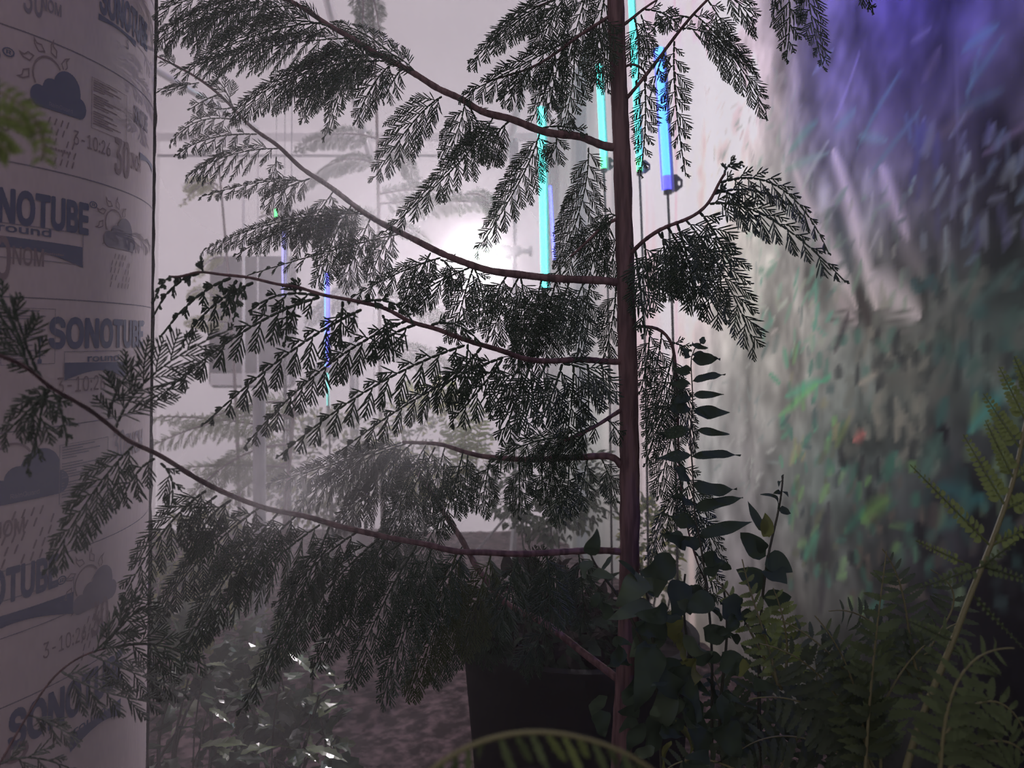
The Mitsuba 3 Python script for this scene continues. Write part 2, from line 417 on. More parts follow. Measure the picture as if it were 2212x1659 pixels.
branch([(1345, 470, 1.1), (1310, 485, 1.09), (1270, 520, 1.08), (1230, 555, 1.08)], 4, 2, [
    (1325, 478, 1270, 520, 1188, 602, 46, 0.4), (1338, 470, 1300, 440, 1288, 520, 26, 0.8), (1300, 490, 1290, 540, 1270, 600, 42, .3), (1340, 490, 1330, 540, 1310, 600, 40, .3)])

branch([(1348, 781, 1.1), (1300, 780, 1.08), (1250, 777, 1.06), (1190, 780, 1.04), (1130, 774, 1.02), (1090, 760, 1.0), (1040, 745, 0.98), (980, 725, 0.96), (940, 710, 0.95), (880, 692, 0.94), (840, 670, 0.93), (790, 655, 0.92), (740, 645, 0.91), (690, 635, 0.9), (640, 620, 0.89), (600, 614, 0.88), (540, 600, 0.87), (470, 592, 0.86), (430, 588, 0.85), (400, 595, 0.85), (365, 597, 0.84)], 7, 2.6, [
    (370, 597, 350, 600, 331, 652, 11, 0.5), (432, 590, 370, 600, 331, 682, 14, 0.6), (440, 590, 430, 575, 433, 562, 12, 0), (500, 600, 420, 625, 350, 724, 17, 0.7),
    (548, 610, 450, 645, 396, 738, 24, 0.8), (512, 605, 490, 630, 482, 684, 16, 0.4), (520, 608, 510, 640, 505, 688, 16, 0.3), (690, 640, 600, 620, 545, 668, 26, 0.6), (620, 660, 622, 690, 616, 740, 20, 0.3), (650, 630, 640, 610, 632, 612, 10, 0),
    (692, 642, 540, 680, 360, 845, 38, 0.95), (782, 668, 640, 730, 442, 915, 42, 0.95), (880, 692, 700, 760, 532, 960, 42, 0.95), (1005, 745, 800, 810, 604, 985, 42, 0.95), (1088, 772, 920, 830, 735, 975, 46, 0.95),
    (740, 650, 738, 690, 730, 745, 26, 0.3), (825, 680, 835, 700, 850, 770, 26, 0.3), (770, 655, 850, 630, 890, 692, 14, 0.4), (930, 702, 990, 680, 1040, 742, 18, 0.4), (900, 700, 830, 720, 800, 770, 32, .7),
    (1012, 742, 1010, 780, 1000, 835, 30, 0.4), (1130, 780, 1100, 830, 1060, 890, 44, 0.4), (1215, 785, 1200, 840, 1172, 905, 48, 0.4), (1215, 785, 1290, 790, 1332, 858, 38, 0.5), (1268, 785, 1275, 840, 1268, 905, 36, 0.4),
    (1150, 780, 1120, 860, 1085, 940, 48, 0.4), (1240, 788, 1240, 860, 1225, 940, 48, 0.4), (1085, 775, 1040, 840, 980, 905, 46, 0.5), (1180, 782, 1150, 850, 1130, 920, 44, .4), (1040, 750, 1000, 800, 930, 860, 40, .6), (1300, 782, 1310, 830, 1300, 880, 30, .3)], scale=1.3)

branch([(1348, 882, 1.1), (1310, 906, 1.09), (1270, 930, 1.08), (1215, 952, 1.07)], 5, 2.5, [
    (1312, 905, 1335, 925, 1352, 962, 22, 0.4), (1300, 912, 1210, 950, 1130, 1010, 40, 0.7), (1270, 928, 1230, 970, 1190, 1010, 36, 0.5), (1230, 945, 1150, 940, 1060, 1000, 38, .7)])

branch([(1342, 1008, 1.1), (1325, 989, 1.1), (1280, 986, 1.11), (1200, 990, 1.12), (1150, 993, 1.13), (1090, 990, 1.14), (1040, 985, 1.15), (1000, 975, 1.16), (960, 962, 1.18), (920, 957, 1.2), (870, 955, 1.22)], 8, 3.5, [
    (1300, 990, 1320, 1030, 1332, 1080, 30, 0.4), (1270, 990, 1260, 1040, 1248, 1092, 32, 0.4), (1170, 995, 1172, 1040, 1170, 1080, 30, 0.3), (1120, 992, 1125, 1050, 1118, 1110, 36, 0.3), (1060, 988, 1050, 1040, 1040, 1100, 40, 0.4),
    (1010, 978, 1005, 1030, 998, 1090, 40, 0.4), (960, 966, 940, 1030, 925, 1110, 48, 0.4), (920, 960, 890, 1010, 858, 1080, 46, 0.5), (890, 958, 840, 1000, 790, 1075, 46, 0.6), (1000, 978, 980, 1060, 955, 1140, 46, 0.4), (1190, 994, 1200, 1050, 1212, 1120, 40, 0.4), (1230, 992, 1230, 1050, 1220, 1110, 40, .4),
    (878, 958, 760, 990, 640, 1090, 56, 0.8), (868, 956, 740, 1000, 590, 1040, 40, 0.5), (880, 965, 800, 1060, 720, 1140, 54, 0.6), (940, 965, 880, 1080, 830, 1170, 54, .5)])

branch([(1342, 1192, 1.1), (1300, 1189, 1.09), (1250, 1190, 1.08), (1180, 1194, 1.06), (1100, 1196, 1.04), (1040, 1193, 1.02), (980, 1190, 1.0), (930, 1178, 0.99), (860, 1165, 0.97), (790, 1150, 0.95), (720, 1133, 0.93), (650, 1113, 0.91), (600, 1104, 0.9), (545, 1088, 0.88), (490, 1066, 0.86), (430, 1036, 0.83), (380, 1005, 0.8), (330, 976, 0.77), (290, 958, 0.75), (250, 930, 0.72), (200, 890, 0.69), (150, 860, 0.66), (100, 828, 0.63), (50, 790, 0.6), (0, 768, 0.58), (-80, 735, 0.54)], 7.5, 4.2, [
    (248, 928, 290, 800, 490, 716, 62, 0.25, 'm_cedar_wet'), (235, 905, 240, 850, 290, 790, 36, 0.1, 'm_cedar_wet'), (150, 862, 110, 850, 60, 860, 26, 0.3), (108, 840, 60, 890, -20, 965, 44, 0.6), (118, 850, 135, 890, 145, 955, 22, 0.2), (60, 800, 40, 700, -10, 620, 46, 0.2), (90, 820, 60, 770, 30, 660, 36, .2), (95, 835, 90, 900, 60, 1010, 38, .4),
    (288, 962, 200, 1040, 104, 1228, 62, 0.45), (346, 1000, 385, 1030, 368, 1100, 30, 0.6), (335, 990, 290, 1010, 262, 1085, 38, 0.6),
    (446, 1060, 350, 1120, 262, 1300, 52, 0.5), (470, 1070, 420, 1100, 395, 1170, 46, 0.6), (500, 1080, 440, 1110, 410, 1200, 48, 0.6), (562, 1096, 440, 1180, 328, 1338, 58, 0.6), (602, 1108, 480, 1240, 400, 1405, 56, 0.5),
    (692, 1132, 560, 1220, 428, 1375, 60, 0.6), (712, 1136, 640, 1320, 525, 1530, 44, 0.5), (820, 1162, 690, 1270, 596, 1425, 62, 0.6), (832, 1165, 760, 1300, 676, 1445, 50, 0.5),
    (900, 1178, 820, 1300, 756, 1470, 62, 0.5), (932, 1182, 880, 1340, 826, 1510, 56, 0.4), (1000, 1195, 950, 1270, 895, 1350, 56, 0.5), (985, 1192, 950, 1360, 880, 1500, 58, 0.4, 'm_cedar_olive'),
    (1060, 1198, 1030, 1300, 995, 1410, 58, 0.4, 'm_cedar_olive'), (1120, 1198, 1100, 1270, 1080, 1350, 54, 0.4), (1180, 1196, 1190, 1260, 1186, 1340, 52, 0.4), (1250, 1192, 1260, 1260, 1262, 1345, 50, 0.4), (640, 1115, 560, 1180, 500, 1290, 52, .6), (770, 1150, 690, 1200, 600, 1300, 56, .7), (870, 1170, 780, 1230, 700, 1340, 58, .7)])

branch([(1350, 1480, 1.1), (1300, 1440, 1.12), (1250, 1402, 1.14), (1200, 1362, 1.17), (1150, 1332, 1.2), (1090, 1300, 1.23), (1055, 1258, 1.26), (1030, 1225, 1.28), (1000, 1170, 1.3), (960, 1110, 1.33), (930, 1060, 1.36), (900, 1020, 1.38)], 8.5, 5, [
    (1000, 1180, 960, 1240, 930, 1320, 52, 0.4), (1060, 1262, 980, 1350, 930, 1470, 56, 0.5), (1090, 1300, 1070, 1350, 1040, 1430, 48, 0.5), (930, 1065, 850, 1150, 760, 1260, 56, 0.6), (960, 1110, 900, 1200, 850, 1300, 56, .5), (1150, 1332, 1170, 1280, 1240, 1250, 44, .2), (1180, 1350, 1160, 1390, 1120, 1440, 40, .5), (1130, 1320, 1130, 1260, 1180, 1200, 44, .1)])

# right-hand side
branch([(1352, 214, 1.1), (1385, 175, 1.08), (1420, 130, 1.06), (1450, 90, 1.04), (1490, 40, 1.02), (1530, -2, 1.0), (1580, -50, 0.98)], 4, 2.5, [
    (1456, 88, 1450, 200, 1480, 372, 30, 0.15), (1500, 30, 1570, 80, 1655, 240, 52, 0.3), (1470, 60, 1560, 60, 1635, 160, 40, .5), (1530, 0, 1560, 40, 1580, 95, 34, 0.3), (1492, 38, 1440, 20, 1405, 70, 24, 0.7), (1550, -20, 1610, 0, 1630, 60, 40, .4), (1440, 100, 1420, 140, 1408, 200, 22, .3)])
branch([(1560, -60, 0.98), (1640, -70, 0.96), (1700, -60, 0.95), (1760, -60, 0.94), (1850, -70, .93)], 3, 2, [
    (1695, -60, 1715, 20, 1698, 125, 30, 0.3), (1740, -60, 1750, 40, 1778, 142, 34, 0.3), (1672, -60, 1680, 0, 1668, 48, 22, 0.3), (1840, -70, 1870, -20, 1886, 22, 20, 0.3)])
branch([(1338, 20, 1.1), (1290, 52, 1.1), (1250, 78, 1.1), (1200, 115, 1.1), (1150, 145, 1.1), (1100, 162, 1.1), (1050, 178, 1.1)], 4, 2, [
    (1262, 68, 1130, 140, 1002, 205, 46, 0.7), (1285, 60, 1310, 110, 1312, 190, 38, 0.2), (1240, 85, 1245, 180, 1215, 278, 40, 0.3), (1200, 118, 1190, 180, 1148, 262, 40, 0.4), (1150, 145, 1120, 180, 1080, 215, 36, 0.6), (1310, 36, 1300, 100, 1285, 180, 44, 0.3), (1220, 100, 1200, 150, 1190, 220, 40, .3)])
branch([(1330, -40, 1.1), (1280, -30, 1.1), (1220, -10, 1.1), (1160, 15, 1.1)], 4, 2, [
    (1280, -30, 1130, 10, 1015, 138, 42, 0.5), (1220, -10, 1190, 40, 1165, 100, 44, 0.4), (1270, -28, 1250, 40, 1230, 120, 44, 0.4), (1310, -35, 1300, 30, 1285, 110, 42, 0.4), (1180, 5, 1120, 30, 1060, 90, 34, .5)])
branch([(1338, 60, 1.1), (1365, 40, 1.09), (1390, 20, 1.08), (1420, 0, 1.07)], 4, 2, [
    (1370, 38, 1385, 90, 1378, 170, 30, 0.2), (1392, 20, 1440, 20, 1470, 60, 26, .6), (1385, 30, 1400, 70, 1402, 130, 28, .3)])
branch([(1345, 150, 1.1), (1368, 140, 1.09), (1388, 150, 1.09), (1395, 175, 1.09)], 3, 2, [(1392, 165, 1400, 260, 1384, 376, 25, 0.15)])
branch([(1356, 560, 1.1), (1370, 540, 1.08), (1410, 506, 1.05), (1450, 486, 1.02), (1490, 470, 1.0), (1530, 438, 0.98), (1550, 402, 0.97), (1566, 375, 0.96)], 5, 3, [
    (1532, 440, 1650, 420, 1824, 606, 42, 0.85), (1555, 395, 1700, 340, 1790, 545, 36, 0.85), (1566, 376, 1570, 345, 1604, 356, 14, 0.3), (1540, 420, 1620, 390, 1700, 440, 24, .7), (1545, 410, 1590, 410, 1640, 480, 26, .7),
    (1482, 474, 1560, 560, 1628, 742, 66, 0.2), (1442, 490, 1500, 580, 1560, 690, 60, 0.25), (1422, 500, 1460, 560, 1492, 630, 50, 0.3), (1392, 522, 1400, 590, 1402, 660, 40, 0.3), (1462, 482, 1490, 560, 1502, 650, 52, 0.3), (1510, 456, 1550, 500, 1580, 580, 40, .4), (1372, 540, 1385, 620, 1392, 720, 30, .2), (1430, 500, 1440, 560, 1440, 630, 46, .3)], scale=1.22)
branch([(1372, 705, 1.1), (1400, 706, 1.1), (1425, 713, 1.1), (1448, 738, 1.1), (1458, 780, 1.1), (1464, 900, 1.1), (1470, 1040, 1.1), (1490, 1160, 1.1), (1530, 1270, 1.1)], 3.6, 1.5, [
    (1405, 712, 1400, 780, 1384, 845, 24, 0.2), (1455, 765, 1430, 850, 1398, 935, 44, 0.3), (1460, 800, 1490, 880, 1502, 965, 44, 0.3), (1464, 900, 1440, 980, 1425, 1070, 44, 0.3), (1468, 1000, 1500, 1070, 1522, 1155, 40, 0.3), (1478, 1100, 1530, 1130, 1562, 1212, 34, 0.4), (1470, 1050, 1440, 1110, 1400, 1200, 40, .4), (1430, 716, 1425, 780, 1405, 830, 26, .3), (1450, 740, 1480, 745, 1486, 760, 16, .3), (1500, 1190, 1540, 1240, 1545, 1310, 30, .3), (1464, 860, 1420, 900, 1395, 1000, 34, .4), (1460, 800, 1440, 850, 1425, 900, 40, .3)])

# low sapling in front of the tube
SAP = thing('cedar_sapling', 'low cedar sapling with arching sprays in front of the foot of the cardboard tube', 'tree')
branch([(-60, 1900, 0.70), (0, 1650, 0.72), (60, 1545, 0.75), (130, 1450, 0.78), (190, 1412, 0.80), (260, 1396, 0.82), (330, 1392, 0.84), (385, 1405, 0.85)], 3.2, 1.6, [
    (250, 1398, 340, 1370, 445, 1440, 46, 0.5), (200, 1410, 250, 1370, 315, 1262, 46, 0.3), (130, 1450, 200, 1500, 345, 1520, 50, 0.4, 'm_cedar_wet'), (190, 1414, 280, 1450, 400, 1500, 44, 0.5, 'm_cedar_wet'), (220, 1404, 270, 1330, 330, 1300, 40, .4), (60, 1545, 110, 1560, 170, 1600, 34, .5, 'm_cedar_wet'), (0, 1650, 60, 1620, 150, 1660, 40, .5, 'm_cedar_wet'), (330, 1392, 360, 1440, 352, 1500, 36, .4)], parent=SAP)

# ------------------------------------------------------------------ printed forest backdrop hung along the right side
BA, BB = np.array([0.262, 5.15]), np.array([1.53, -1.28])     # its two ends on plan
BL = np.linalg.norm(BB - BA)
BD = (BB - BA) / BL
BN = np.array([-BD[1], BD[0]])
if BN[0] > 0:
    BN = -BN
HB = 3.6


def bsh(px, py):
    """Photo pixel -> (distance along the backdrop from its far end, height)."""
    d = at(px, py, 1.0) - CAM
    M = np.array([[d[0], -BD[0]], [d[1], -BD[1]]])
    k, s = np.linalg.solve(M, BA - CAM[:2])
    return s, CAM[2] + k * d[2]


def srgb(c):
    c = np.asarray(c, float) / 255
    return np.where(c < 0.04045, c / 12.92, ((c + 0.055) / 1.055) ** 2.4)


NS, NH = 640, 360
ss, hh = np.meshgrid(np.linspace(0, BL, NS), np.linspace(0, HB, NH), indexing='ij')
CTRL = [  # ground colours of the print, bright and dark of the lighting painted in
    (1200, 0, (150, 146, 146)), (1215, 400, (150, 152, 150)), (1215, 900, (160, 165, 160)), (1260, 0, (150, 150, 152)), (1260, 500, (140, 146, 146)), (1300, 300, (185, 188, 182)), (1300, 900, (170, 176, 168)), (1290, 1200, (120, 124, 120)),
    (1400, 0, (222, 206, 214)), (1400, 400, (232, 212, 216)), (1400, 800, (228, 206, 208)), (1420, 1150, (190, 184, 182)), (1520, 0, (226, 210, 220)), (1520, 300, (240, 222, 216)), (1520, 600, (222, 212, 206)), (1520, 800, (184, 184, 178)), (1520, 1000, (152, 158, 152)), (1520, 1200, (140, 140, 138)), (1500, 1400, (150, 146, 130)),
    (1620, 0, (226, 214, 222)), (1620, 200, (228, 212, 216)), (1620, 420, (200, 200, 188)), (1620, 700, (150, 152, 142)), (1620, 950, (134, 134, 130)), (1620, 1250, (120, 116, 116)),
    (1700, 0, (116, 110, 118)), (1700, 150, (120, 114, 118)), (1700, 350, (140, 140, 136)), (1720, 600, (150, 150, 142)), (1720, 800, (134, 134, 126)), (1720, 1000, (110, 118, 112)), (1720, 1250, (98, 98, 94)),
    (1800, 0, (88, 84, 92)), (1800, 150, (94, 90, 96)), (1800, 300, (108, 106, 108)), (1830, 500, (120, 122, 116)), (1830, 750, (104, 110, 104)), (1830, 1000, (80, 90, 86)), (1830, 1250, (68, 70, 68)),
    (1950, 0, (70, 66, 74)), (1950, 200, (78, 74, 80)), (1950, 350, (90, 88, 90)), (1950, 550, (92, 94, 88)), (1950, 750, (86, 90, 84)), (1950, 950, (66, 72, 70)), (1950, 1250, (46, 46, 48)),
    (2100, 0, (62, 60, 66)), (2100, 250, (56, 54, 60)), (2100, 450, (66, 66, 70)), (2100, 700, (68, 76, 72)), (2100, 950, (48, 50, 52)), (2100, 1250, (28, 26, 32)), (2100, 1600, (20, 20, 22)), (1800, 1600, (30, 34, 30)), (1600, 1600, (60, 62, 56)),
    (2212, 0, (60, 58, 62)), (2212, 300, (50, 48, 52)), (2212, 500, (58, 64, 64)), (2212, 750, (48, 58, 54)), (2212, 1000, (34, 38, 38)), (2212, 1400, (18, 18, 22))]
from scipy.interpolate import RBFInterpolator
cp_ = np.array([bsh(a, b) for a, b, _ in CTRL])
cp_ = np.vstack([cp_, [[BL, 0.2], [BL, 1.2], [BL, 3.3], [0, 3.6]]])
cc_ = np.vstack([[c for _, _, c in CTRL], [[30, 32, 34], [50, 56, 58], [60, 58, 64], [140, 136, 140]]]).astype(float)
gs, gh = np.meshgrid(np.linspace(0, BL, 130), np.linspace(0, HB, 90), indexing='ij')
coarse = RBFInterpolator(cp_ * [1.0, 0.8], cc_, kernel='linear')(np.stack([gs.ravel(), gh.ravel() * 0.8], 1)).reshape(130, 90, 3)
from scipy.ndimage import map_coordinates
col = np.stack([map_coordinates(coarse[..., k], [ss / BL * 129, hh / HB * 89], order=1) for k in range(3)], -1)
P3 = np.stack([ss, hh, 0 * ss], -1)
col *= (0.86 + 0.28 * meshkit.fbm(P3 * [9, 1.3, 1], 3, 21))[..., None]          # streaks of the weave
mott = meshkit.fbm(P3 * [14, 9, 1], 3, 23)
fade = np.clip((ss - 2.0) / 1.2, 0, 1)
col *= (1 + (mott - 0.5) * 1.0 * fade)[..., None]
# vertical stripes at the far end
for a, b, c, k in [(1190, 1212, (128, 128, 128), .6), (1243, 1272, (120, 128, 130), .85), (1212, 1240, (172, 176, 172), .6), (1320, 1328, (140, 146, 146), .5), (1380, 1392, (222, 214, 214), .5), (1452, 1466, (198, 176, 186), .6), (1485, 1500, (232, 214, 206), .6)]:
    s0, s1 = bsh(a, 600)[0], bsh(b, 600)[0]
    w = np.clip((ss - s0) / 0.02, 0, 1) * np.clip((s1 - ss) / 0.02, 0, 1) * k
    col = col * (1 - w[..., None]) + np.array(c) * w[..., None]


def stroke(x0, y0, x1, y1, wpx, color, soft=0.5, k=1.0):
    """A printed leaf, stem or painted streak of light between two points."""
    global col
    a, b = np.array(bsh(x0, y0)), np.array(bsh(x1, y1))
    d = b - a
    L = np.linalg.norm(d) + 1e-6
    e = d / L
    dep = 1533 / max(1.0, np.linalg.norm(BA + BD * (a[0] + b[0]) / 2))
    w = wpx / dep * 0.62
    i0, i1 = np.searchsorted(ss[:, 0], [min(a[0], b[0]) - w * 1.5, max(a[0], b[0]) + w * 1.5])
    j0, j1 = np.searchsorted(hh[0], [min(a[1], b[1]) - w * 1.5, max(a[1], b[1]) + w * 1.5])
    if i1 <= i0 or j1 <= j0:
        return
    S, Hh = ss[i0:i1, j0:j1] - a[0], hh[i0:i1, j0:j1] - a[1]
    u = (S * e[0] + Hh * e[1]) / L
    v = (-S * e[1] + Hh * e[0])
    hwid = w * np.sqrt(np.clip(u * (1 - u) * 4, 0, 1)) + 1e-5
    q = np.clip((1 - np.abs(v) / hwid) / soft, 0, 1) * (u > 0) * (u < 1) * k
    q = q[..., None]
    col[i0:i1, j0:j1] = col[i0:i1, j0:j1] * (1 - q) + np.array(color) * q


TEAL, PALE, OLIVE, BROWN, DARK = (96, 140, 122), (158, 166, 150), (112, 128, 96), (104, 96, 84), (44, 48, 50)
# pale streaks of beam light painted into the print, with darker ribs
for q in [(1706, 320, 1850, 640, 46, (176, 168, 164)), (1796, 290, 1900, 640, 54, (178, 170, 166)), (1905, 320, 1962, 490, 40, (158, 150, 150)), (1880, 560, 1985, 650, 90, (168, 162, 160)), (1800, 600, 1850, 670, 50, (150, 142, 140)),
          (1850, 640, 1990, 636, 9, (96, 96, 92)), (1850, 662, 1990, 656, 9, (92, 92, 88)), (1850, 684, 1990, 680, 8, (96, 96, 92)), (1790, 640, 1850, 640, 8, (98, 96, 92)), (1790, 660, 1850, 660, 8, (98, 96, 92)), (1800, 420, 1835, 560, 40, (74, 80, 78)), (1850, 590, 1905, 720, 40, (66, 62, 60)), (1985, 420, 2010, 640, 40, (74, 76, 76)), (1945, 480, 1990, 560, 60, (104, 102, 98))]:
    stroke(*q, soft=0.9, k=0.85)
# slanting leaves, upper right
for q in [(1795, 240, 1860, 70, 14, (132, 126, 140)), (1850, 290, 1950, 110, 16, (86, 118, 108)), (1880, 350, 1990, 190, 16, (84, 112, 106)), (1760, 130, 1800, 70, 18, (120, 130, 140)), (2080, 70, 2160, 10, 30, (80, 112, 104)), (2090, 160, 2165, 40, 22, (74, 100, 96)), (2060, 210, 2170, 150, 30, (72, 90, 88)), (2090, 180, 2120, 60, 16, (80, 104, 96)),
          (2120, 300, 2230, 210, 22, (104, 92, 104)), (2020, 440, 2150, 330, 24, (84, 92, 96)), (1980, 290, 2110, 190, 34, (88, 82, 78)), (1990, 140, 2030, 60, 36, (90, 84, 82)), (1960, 60, 2010, 20, 20, (96, 94, 92)), (1700, 300, 1770, 230, 30, TEAL), (1690, 340, 1790, 300, 24, (120, 150, 132)), (1725, 400, 1790, 270, 18, PALE), (1800, 250, 1850, 200, 30, (100, 128, 120)), (1850, 260, 1920, 270, 26, (104, 132, 120)), (1780, 200, 1800, 150, 20, (110, 104, 104))]:
    stroke(*q, soft=0.9, k=0.55)
# trailing stems and leaves on the pale part
r2 = np.random.default_rng(5)
for (x0, x1, y0, y1, n, ln, wd, cols) in [
        (1520, 1590, 180, 380, 26, 30, 9, [(130, 146, 138), (118, 140, 130), (150, 160, 150)]), (1590, 1700, 200, 460, 40, 44, 11, [(122, 146, 134), (150, 166, 150), (136, 132, 132)]), (1640, 1720, 60, 300, 30, 40, 10, [(140, 140, 146), (130, 146, 140), (156, 152, 154)]),
        (1540, 1680, 440, 700, 40, 40, 12, [(168, 176, 162), (150, 172, 152), (140, 152, 142), (176, 172, 164)]), (1640, 1800, 560, 760, 50, 40, 16, [(98, 146, 126), (120, 150, 130), (150, 160, 140), (96, 110, 104)]), (1500, 1660, 740, 1050, 60, 34, 8, [(168, 172, 164), (128, 140, 134), (150, 156, 148)]),
        (1680, 1800, 760, 1000, 46, 40, 20, [(90, 150, 118), (110, 150, 100), (84, 118, 104), (130, 130, 104), (70, 90, 88)]), (1700, 1820, 950, 1250, 50, 40, 22, [(74, 110, 96), (92, 96, 80), (110, 140, 100), (58, 66, 66)]), (1800, 2000, 680, 1000, 90, 50, 30, [(84, 88, 82), (70, 104, 92), (100, 104, 96), (52, 56, 56), (116, 116, 106)]),
        (1820, 2000, 980, 1300, 60, 50, 26, [(90, 120, 78), (60, 92, 80), (84, 78, 72), (40, 42, 44), (72, 100, 84)]), (1980, 2230, 560, 860, 70, 70, 36, [(66, 84, 78), (80, 82, 78), (56, 78, 76), (50, 54, 54), (92, 96, 90)]), (1980, 2230, 860, 1300, 60, 70, 34, [(56, 82, 78), (46, 58, 58), (70, 66, 64), (34, 34, 38), (84, 100, 80)]), (1960, 2230, 250, 560, 50, 80, 22, [(92, 96, 104), (80, 92, 100), (70, 70, 90), (104, 112, 110)]), (1740, 1960, 380, 640, 50, 50, 16, [(112, 128, 112), (130, 132, 120), (90, 98, 92), (140, 140, 134)])]:
    for _ in range(n):
        x, y = r2.uniform(x0, x1), r2.uniform(y0, y1)
        a = r2.normal(math.radians(62), 0.5)
        l = ln * r2.uniform(0.5, 1.3)
        stroke(x, y, x + l * math.cos(a) * 0.6, y - l * math.sin(a), wd * r2.uniform(0.6, 1.3), cols[r2.integers(len(cols))], soft=0.8, k=r2.uniform(0.45, 0.85) * (0.55 if y1 <= 460 and x1 <= 1720 else 1.0))
for q in [(1690, 830, 1780, 790, 30, (90, 160, 126)), (1680, 870, 1770, 800, 24, (110, 170, 110)), (1880, 760, 1990, 790, 60, (88, 90, 84)), (1850, 800, 1900, 770, 22, (150, 144, 130)), (1840, 920, 1870, 900, 30, (176, 110, 104)), (1800, 940, 1830, 870, 22, (110, 120, 80)), (2090, 900, 2190, 780, 36, (62, 116, 112)), (1855, 1090, 1925, 1040, 46, (96, 130, 74)), (2020, 1010, 2130, 1040, 50, (44, 82, 84)), (1985, 1000, 2030, 900, 60, (72, 98, 88)), (1775, 1300, 1790, 1050, 30, (56, 54, 58)), (1820, 1120, 1870, 1060, 30, (56, 100, 84)), (1740, 1180, 1770, 1120, 30, (80, 130, 104)), (1700, 980, 1720, 930, 24, (150, 150, 120)), (1800, 730, 1830, 640, 22, (60, 56, 58)), (2210, 860, 2130, 760, 30, (90, 104, 98)), (1960, 700, 2100, 560, 40, (92, 96, 92)), (2090, 640, 2200, 520, 34, (70, 88, 84)), (2070, 0, 2066, 470, 12, (86, 84, 90)), (2060, 460, 2058, 330, 10, (90, 88, 92))]:
    stroke(*q, soft=1.0, k=0.68)
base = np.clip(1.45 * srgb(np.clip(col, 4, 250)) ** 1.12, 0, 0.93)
fold = 0.012 * np.sin(ss * 2 * np.pi / 0.31 + 1.2 * np.sin(ss * 2.1)) * np.clip(1.6 - ss / 3.0, 0.25, 1)
bx = BA[0] + BD[0] * ss + BN[0] * fold
by = BA[1] + BD[1] * ss + BN[1] * fold
bv = np.stack([bx, by, np.minimum(hh - 0.04, 2.85 + (YB - by) * (ZF - ZE) / (YB - YF))], -1).reshape(-1, 3)
i, j = np.meshgrid(np.arange(NS - 1), np.arange(NH - 1), indexing='ij')
a = i * NH + j
bq = np.stack([a, a + NH, a + NH + 1, a + 1], -1).reshape(-1, 4)
bf = np.vstack([bq[:, [0, 1, 2]], bq[:, [0, 2, 3]]])
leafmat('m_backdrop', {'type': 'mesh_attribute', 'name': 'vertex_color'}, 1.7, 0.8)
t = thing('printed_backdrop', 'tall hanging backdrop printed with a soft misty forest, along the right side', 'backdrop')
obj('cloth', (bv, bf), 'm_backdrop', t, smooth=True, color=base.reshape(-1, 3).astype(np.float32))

# ------------------------------------------------------------------ cardboard tube
TR, TD, TAZ = 0.38, 1.45, math.radians(-42.2)
TAX = np.array([TD * math.sin(TAZ), TD * math.cos(TAZ)])
DC = -TAX / TD
DR = np.array([-DC[1], DC[0]])
if DR[0] < 0:
    DR = -DR


def cyl(s, h, r=TR):
    ph = np.asarray(s) / TR
    xy = TAX + r * (np.cos(ph)[..., None] * DC + np.sin(ph)[..., None] * DR) if np.ndim(r) == 0 else TAX + r[..., None] * (np.cos(ph)[..., None] * DC + np.sin(ph)[..., None] * DR)
    return np.concatenate([xy, np.asarray(h)[..., None]], -1)


def csh(px, py):
    d = at(px, py, 1.0) - CAM
    A = d[0] ** 2 + d[1] ** 2
    B = -2 * (d[:2] @ TAX)
    C = TAX @ TAX - TR ** 2
    D = B * B - 4 * A * C
    k = (-B - math.sqrt(max(D, 0))) / (2 * A)
    p = d[:2] * k - TAX
    return TR * math.atan2(p @ DR, p @ DC), CAM[2] + k * d[2]


SL = 0.085


def card(p, n, uv):
    v = fbm(p.x * 14, p.y * 14, p.z * 3.0, 3)
    g = noise(p.x * 260, p.y * 260, p.z * 60)
    return mix((0.45, 0.375, 0.39), (0.60, 0.51, 0.52), v * 0.75 + g * 0.25)


mat('m_card', proc(card), 0.8, 0.25)
mat('m_ink', (0.115, 0.125, 0.20), 0.75, 0.2)
mat('m_ink_pale', (0.24, 0.215, 0.26), 0.8, 0.2)
mat('m_ink_red', (0.25, 0.19, 0.21), 0.8, 0.2)
t = thing('cardboard_tube', 'tall cardboard concrete form tube with blue printing, at the left edge', 'cardboard tube')
TUBE = t
na, nh = 120, 3
ph = np.linspace(-math.pi, math.pi, na + 1)
prof = [(TR, 0.0), (TR, 2.75), (TR - 0.012, 2.75), (TR - 0.012, 0.0)]
tvv = np.stack([cyl(ph * TR, np.full(na + 1, h), r) for r, h in prof], 1).reshape(-1, 3)
i, j = np.meshgrid(np.arange(na), np.arange(3), indexing='ij')
a = i * 4 + j
q = np.stack([a, a + 4, a + 5, a + 1], -1).reshape(-1, 4)
obj('shell', (tvv, np.vstack([q[:, [0, 1, 2]], q[:, [0, 2, 3]]])), 'm_card', t, smooth=30)
for y0 in (50, 345, 640, 935, 1235, 1530, -250):
    s0, h0 = csh(0, y0)
    s = np.linspace(-0.25, 0.545, 60)
    hc = h0 + SL * (s - s0)
    v = np.vstack([cyl(s, hc - 0.0012, TR + 0.0006), cyl(s, hc + 0.0004, TR + 0.0009)])
    k = np.arange(59)
    obj('seam', (v, np.vstack([np.stack([k, k + 1, k + 61], 1), np.stack([k, k + 61, k + 60], 1)])), 'm_ink_pale', t)
ez = np.linspace(0, 2.75, 260)
er = TR + 0.004 + 0.004 * (meshkit.fbm(np.stack([ez * 40, 0 * ez, 0 * ez], 1), 3, 4) - 0.3)
